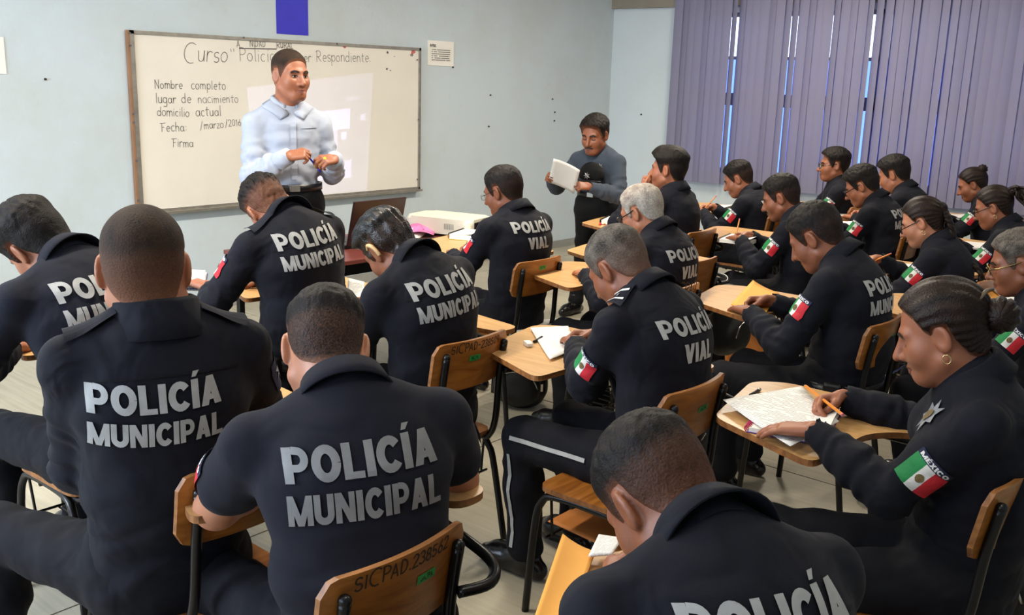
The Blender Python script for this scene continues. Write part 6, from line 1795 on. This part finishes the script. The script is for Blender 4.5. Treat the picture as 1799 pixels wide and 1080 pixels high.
# the picture it throws: a spot whose beam carries a few bright tiles
def projector_beam():
    src = np.array([4.44, 4.50, .81]); tl = at_y(435, 155, BY-.03); br = at_y(645, 342, BY-.03); tr = at_y(645, 155, BY-.03)
    ctr = np.array([(tl[0]+br[0])/2, BY-.03, (tl[2]+br[2])/2])
    l = bpy.data.lights.new('projector_beam', 'SPOT'); l.energy = 34; l.color = (.42, .46, 1.0); l.spot_size = math.radians(60); l.spot_blend = .0; l.shadow_soft_size = .004
    o = bpy.data.objects.new('projector_beam', l); COL.objects.link(o); o.location = src
    d = Vector(ctr-src); z = -d.normalized(); x = Vector((0, 0, 1)).cross(z).normalized(); y = z.cross(x); R3 = Matrix((x, y, z)).transposed(); o.matrix_world = Matrix.Translation(src) @ R3.to_4x4()
    l.use_nodes = True; nt = l.node_tree; em = nt.nodes['Emission']
    tc = N(nt, 'ShaderNodeTexCoord'); sp = N(nt, 'ShaderNodeSeparateXYZ'); nt.links.new(tc.outputs['Normal'], sp.inputs[0])
    def mth(op, a, b=None):
        n = N(nt, 'ShaderNodeMath', operation=op)
        for i, q in enumerate((a, b)):
            if q is None: continue
            if isinstance(q, (int, float)): n.inputs[i].default_value = q
            else: nt.links.new(q, n.inputs[i])
        return n.outputs[0]
    u = mth('DIVIDE', sp.outputs[0], mth('ABSOLUTE', sp.outputs[2])); v = mth('DIVIDE', sp.outputs[1], mth('ABSOLUTE', sp.outputs[2]))
    def uv(px, py):
        p = at_y(px, py, BY-.03)-src; p = Vector(p); q = Vector((p.dot(x), p.dot(y), -p.dot(z))); return q.x/q.z, q.y/q.z
    def rect(x0, y0, x1, y1):
        a = uv(x0, y0); b = uv(x1, y1)
        ux, uX = min(a[0], b[0]), max(a[0], b[0]); vy, vY = min(a[1], b[1]), max(a[1], b[1])
        return mth('MULTIPLY', mth('MULTIPLY', mth('GREATER_THAN', u, ux), mth('LESS_THAN', u, uX)), mth('MULTIPLY', mth('GREATER_THAN', v, vy), mth('LESS_THAN', v, vY)))
    tot = mth('MULTIPLY', rect(435, 155, 645, 335), 1.0)
    for (r_, s_) in (((560, 197, 615, 226), 2.2), ((560, 228, 593, 282), 1.2), ((560, 286, 617, 312), 1.5), ((634, 201, 642, 212), 1.6), ((600, 233, 609, 245), 2.0), ((608, 172, 632, 176), .8), ((598, 180, 603, 183), .0)):
        tot = mth('ADD', tot, mth('MULTIPLY', rect(*r_), s_))
    nt.links.new(tot, em.inputs['Strength'])
    em.inputs['Color'].default_value = (1, 1, 1, 1)
    return o
projector_beam()
# pink-printed papers, cables
def paper_pile():
    for k, (dx, dy, rz, mm, lab) in enumerate(((.02, 0, 20, 'paper', 'crumpled white sheet lying between laptop and projector'), (.05, .06, -15, 'pinkpaper', 'pink-printed leaflet lying between laptop and projector'), (.10, -.03, 40, 'pinkpaper', 'small pink leaflet touching the projector'))):
        p = (4.10+dx, 4.30+dy, .743+.008*k); sheet('leaflet', p, math.radians(rz), .22-.04*k, .17, MT[mm], lab, 'paper', bow=.02, curl=.012)
paper_pile()
cab = tube_obj('power_cable', [(4.33, 4.05, .745), (4.2, 3.98, .746), (4.06, 4.02, .748), (3.98, 4.1, .746), (4.05, 4.16, .746), (4.2, 4.1, .75), (4.3, 4.0, .746), (4.22, 3.95, .745), (4.0, 3.96, .745), (3.86, 4.05, .745), (3.82, 4.2, .75)], .004, MT['blackplastic'], None, 6, 6); setp(cab, 'loose black cable coiled on the maroon table', 'cable')
cab = tube_obj('power_cable', [(3.80, 4.24, .76), (3.90, 4.18, .80), (4.0, 4.16, .79), (4.03, 4.22, .745)], .004, MT['blackplastic'], None, 6, 6); setp(cab, 'short black cable arching from the laptop side', 'cable')

# ------------------------------------------------------------------ bags, folders, jacket
def backpack(loc, rz, label, s=1.0, lean=0.0):
    r = empty('backpack', loc, rz, label, 'backpack')
    vol = Vol((-.25*s, -.2*s, -.03), (.25*s, .2*s, .56*s), .012*s)
    vol.econe((0, 0, .10*s), (0, -.01*s, .34*s), .15*s, .10*s, .13*s, .085*s, (1, 0, 0), .05); vol.ell((0, .085*s, .14*s), (.12*s, .055*s, .11*s), None, .02)
    v, f = vol.mesh(); v[:, 2] = np.maximum(v[:, 2], .0); n = normals(v, f); v = v+n*(vnoise(v*14, 3)*.008)[:, None]; v[:, 2] = np.maximum(v[:, 2], 0)
    np_mesh('pack_body', v, f, MT['nylon'], r)
    tube_obj('strap', [(-.07*s, -.09*s, .36*s), (-.08*s, -.15*s, .28*s), (-.09*s, -.14*s, .12*s), (-.10*s, -.09*s, .05*s)], .013*s, MT['nylon'], r, 8, 5, flat=.35)
    tube_obj('strap', [(.07*s, -.09*s, .36*s), (.08*s, -.15*s, .28*s), (.09*s, -.14*s, .12*s), (.10*s, -.09*s, .05*s)], .013*s, MT['nylon'], r, 8, 5, flat=.35)
    tube_obj('zip', [(-.11*s, .125*s, .14*s), (-.06*s, .128*s, .215*s), (.06*s, .128*s, .215*s), (.11*s, .125*s, .14*s)], .004*s, MT['chrome'], r, 6, 5)
    box_obj('zip_pull', (-.135*s, .11*s, .13*s), (-.125*s, .125*s, .17*s), MT['chrome'], r)
    tube_obj('grab_handle', [(-.04*s, -.08*s, .42*s), (0, -.085*s, .455*s), (.04*s, -.08*s, .42*s)], .009*s, MT['nylon'], r, 8, 5)
    return r
b0 = at_z(935, 722, 0); backpack((b0[0]+.02, b0[1]+.10, 0), math.radians(120), 'black backpack standing on the floor below the pale tablet')
b1 = at_z(1300, 835, 0); backpack((b1[0]+.10, b1[1]+.12, 0), math.radians(100), 'black backpack on the floor under the reading person with the bun', .85)
backpack((3.30, .62, 0), math.radians(80), 'large black bag on the floor at the lower right corner', 1.15)
backpack((4.40, 2.25, .36), math.radians(180), 'black backpack hanging beside the grey-haired person', .85)
sp_ = at_z(1330, 818, .004)
st_ = tube_obj('bag_strap', [sp_+np.array([-.15, .12, .01]), sp_+np.array([-.05, .03, 0]), sp_, sp_+np.array([.08, .04, .003])], .014, MT['nylon'], None, 8, 6, flat=.25); setp(st_, 'loose black strap trailing on the floor near the slab joint', 'strap')
# folders stored in the racks under the seats
def folder(key, label, tilt, mat='manila_dark', off=(0, 0, .285), rz=0, w=.26, h=.34):
    L = CHL[key]; e = envelope((L[0]+off[0], L[1]+off[1], off[2]), math.radians(rz), label, w, h, mat, .02, rx=math.radians(tilt), flap=False); e['category'] = 'folder'; return e
fq = at_z(1308, 612, .17); fe = envelope((fq[0], fq[1], .18), math.radians(-25), 'large orange-brown folder standing by the legs of the person with the duty belt', .30, .36, 'manila_dark', .01, rx=math.radians(80), flap=False); fe['category'] = 'folder'
folder('P7', 'orange-brown folder in the rack below the person with shoulder boards', 4, off=(.0, .02, .289))
folder('P19', 'orange folder under the chair at the right edge', 6, off=(-.1, .0, .29))
nq = at_z(940, 578, .46)
notebook((nq[0], nq[1], .456), math.radians(-60), 'grey notebook with black wire lying on a seat beyond the white eraser', .22, .30, 'skirt', 'blackplastic', .02, page='printx')
# jacket on the foreground chair
vol = Vol((-.25, -.16, .2), (.2, .12, .8), .01)
vol.econe((-.10, -.02, .62), (-.12, -.04, .40), .07, .045, .12, .06, (1, 0, 0), .04); vol.cone((-.12, -.01, .655), (-.02, -.05, .60), .035, .03, .04); vol.cone((-.02, -.05, .60), (.02, -.06, .40), .03, .045, .04)
v, f = vol.mesh(); n = normals(v, f); v = v+n*((vnoise(v*np.array([22, 22, 9]), 2))*.009)[:, None]
jk = np_mesh('folded_jacket', v, f, MT['uniform_b'], None); jk.location = (CHL['P3'][0], CHL['P3'][1]-.27, .04); setp(jk, 'navy jacket hung over the left post of the foreground chair', 'jacket')
